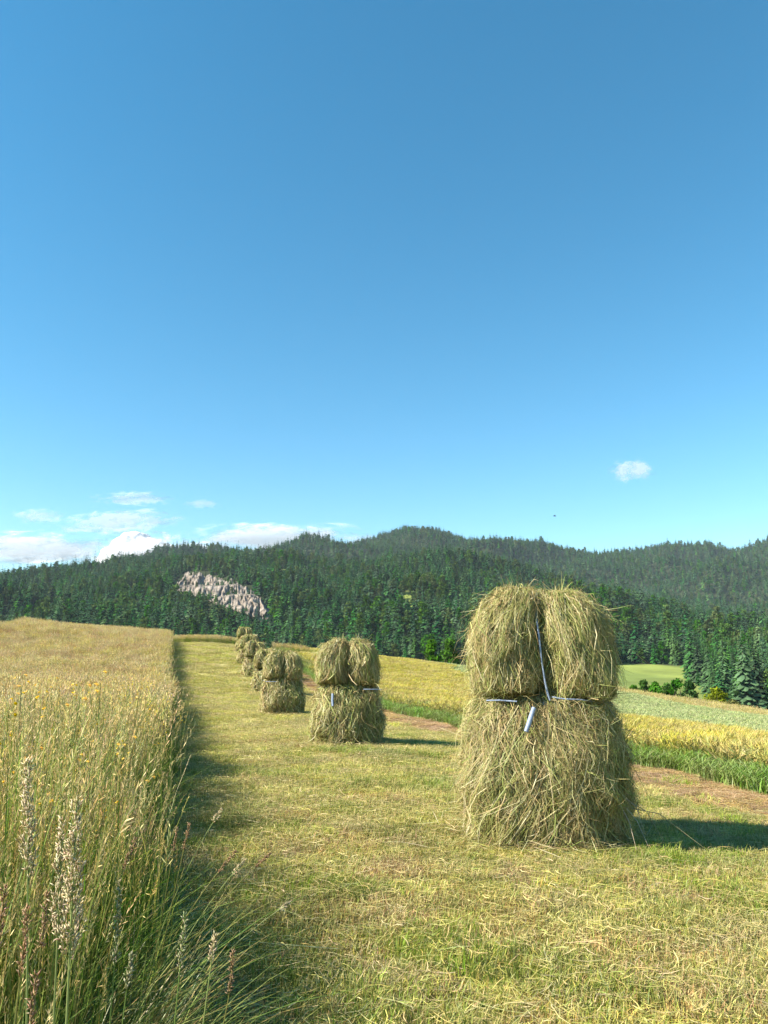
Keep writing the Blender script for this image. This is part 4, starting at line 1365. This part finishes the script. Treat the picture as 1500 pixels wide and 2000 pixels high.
def cumulus():
    Y = 9000.0
    V0, T0 = ico(5)
    k = Y / 1511
    lumps = [(270, 1068, 27), (262, 1082, 36), (290, 1076, 26), (312, 1080, 22), (335, 1080, 15), (352, 1092, 18), (238, 1088, 24), (214, 1092, 16), (282, 1060, 17), (258, 1056, 13), (205, 1098, 14), (310, 1100, 40), (250, 1105, 45)]
    w = Waves(95, .5, 14, 3); w2 = Waves(96, .2, 14, 3); w3 = Waves(97, .08, 16, 3)
    Vs, Ts, n = [], [], 0
    for i, (u, v, r_) in enumerate(lumps):
        c = at(u, v, Y) + np.array([0, -r_ * k * .6, 0])
        d = 1 + .07 * w(*(V0 + i * 3.1).T) + .035 * w2(*(V0 + i * 2.3).T) + .022 * w3(*(V0 + i * 1.3).T)
        Vs.append(V0 * d[:, None] * r_ * k + c); Ts.append(T0 + n); n += len(V0)
    me = mesh('cloud', np.vstack(Vs), np.vstack(Ts), mat_cloud('cumulus', 1, 1, True), smooth=True)
    tag(obj('cloud', me), 'bright white heaped cloud rising behind the left ridge', 'cloud')


def wisp(u, v, hw, hh, alpha, label, seed, Y=9500.0, ns=2.4, rot=0.0, col=(.97, .94, .95)):
    V0, T0 = ico(4)
    k = Y / 1511
    w = Waves(seed, .8, 10, 3)
    d = 1 + .06 * w(*V0.T)
    me = mesh('cloud', V0 * d[:, None], T0, mat_cloud('thin_cloud_%d' % seed, alpha, ns, False, col, seed * .37), smooth=True)
    o = obj('cloud', me, loc=at(u, v, Y))
    o.scale = (hw * k, hw * k * .12, hh * k)
    o.rotation_euler = (0, rot, 0)
    tag(o, label, 'cloud', 'thin clouds')


cumulus()
wisp(280, 1080, 135, 56, .9, 'soft white fringe of vapour in front of the heaped cloud', 960, 8300, 2.6)
wisp(70, 1072, 240, 44, .8, 'long thin pinkish cloud bank low at the left picture edge', 961, 11000)
wisp(545, 1056, 240, 46, .8, 'long pinkish cloud bank sinking behind the middle ridge', 962, 11000)
wisp(235, 1020, 150, 34, .45, 'streaky pinkish wisp directly above the heaped cloud', 963, 9800, 3.0, -.06)
wisp(262, 974, 100, 18, .32, 'highest faint streak above the left clouds', 964, 9700, 3.0)
wisp(75, 1008, 70, 20, .26, 'faint pinkish puff at the left below the highest streak', 965, 9600, 3.0)
wisp(395, 984, 45, 12, .2, 'tiny faint streak right of the highest streak', 966, 9500, 3.0)
wisp(1232, 919, 62, 30, .38, 'small lone white cloud in the blue sky at the right', 967, 9000, 2.2, -.05)
wisp(370, 1086, 150, 36, .8, 'pale low cloud bank right of the heaped cloud', 968, 11500)


# ------------------------------------------------------------------ air
def haze():
    x, y0, y1, z0, z1 = 2700.0, -40.0, 2760.0, -400.0, 460.0
    V = [(-x, y0, z0), (x, y0, z0), (x, y1, z0), (-x, y1, z0), (-x, y0, z1), (x, y0, z1), (x, y1, z1), (-x, y1, z1)]
    m, n, l = nodes('air')
    out = n.new('ShaderNodeOutputMaterial'); pv = n.new('ShaderNodeVolumePrincipled')
    pv.inputs['Color'].default_value = (.72, .84, 1.0, 1); pv.inputs['Density'].default_value = .000055
    pv.inputs['Anisotropy'].default_value = 0.0
    l.new(pv.outputs[0], out.inputs['Volume'])
    me = mesh('haze', V, np.array([[0, 3, 2, 1], [4, 5, 6, 7], [0, 1, 5, 4], [1, 2, 6, 5], [2, 3, 7, 6], [3, 0, 4, 7]]), m)
    tag(obj('haze', me), kind='stuff')


haze()
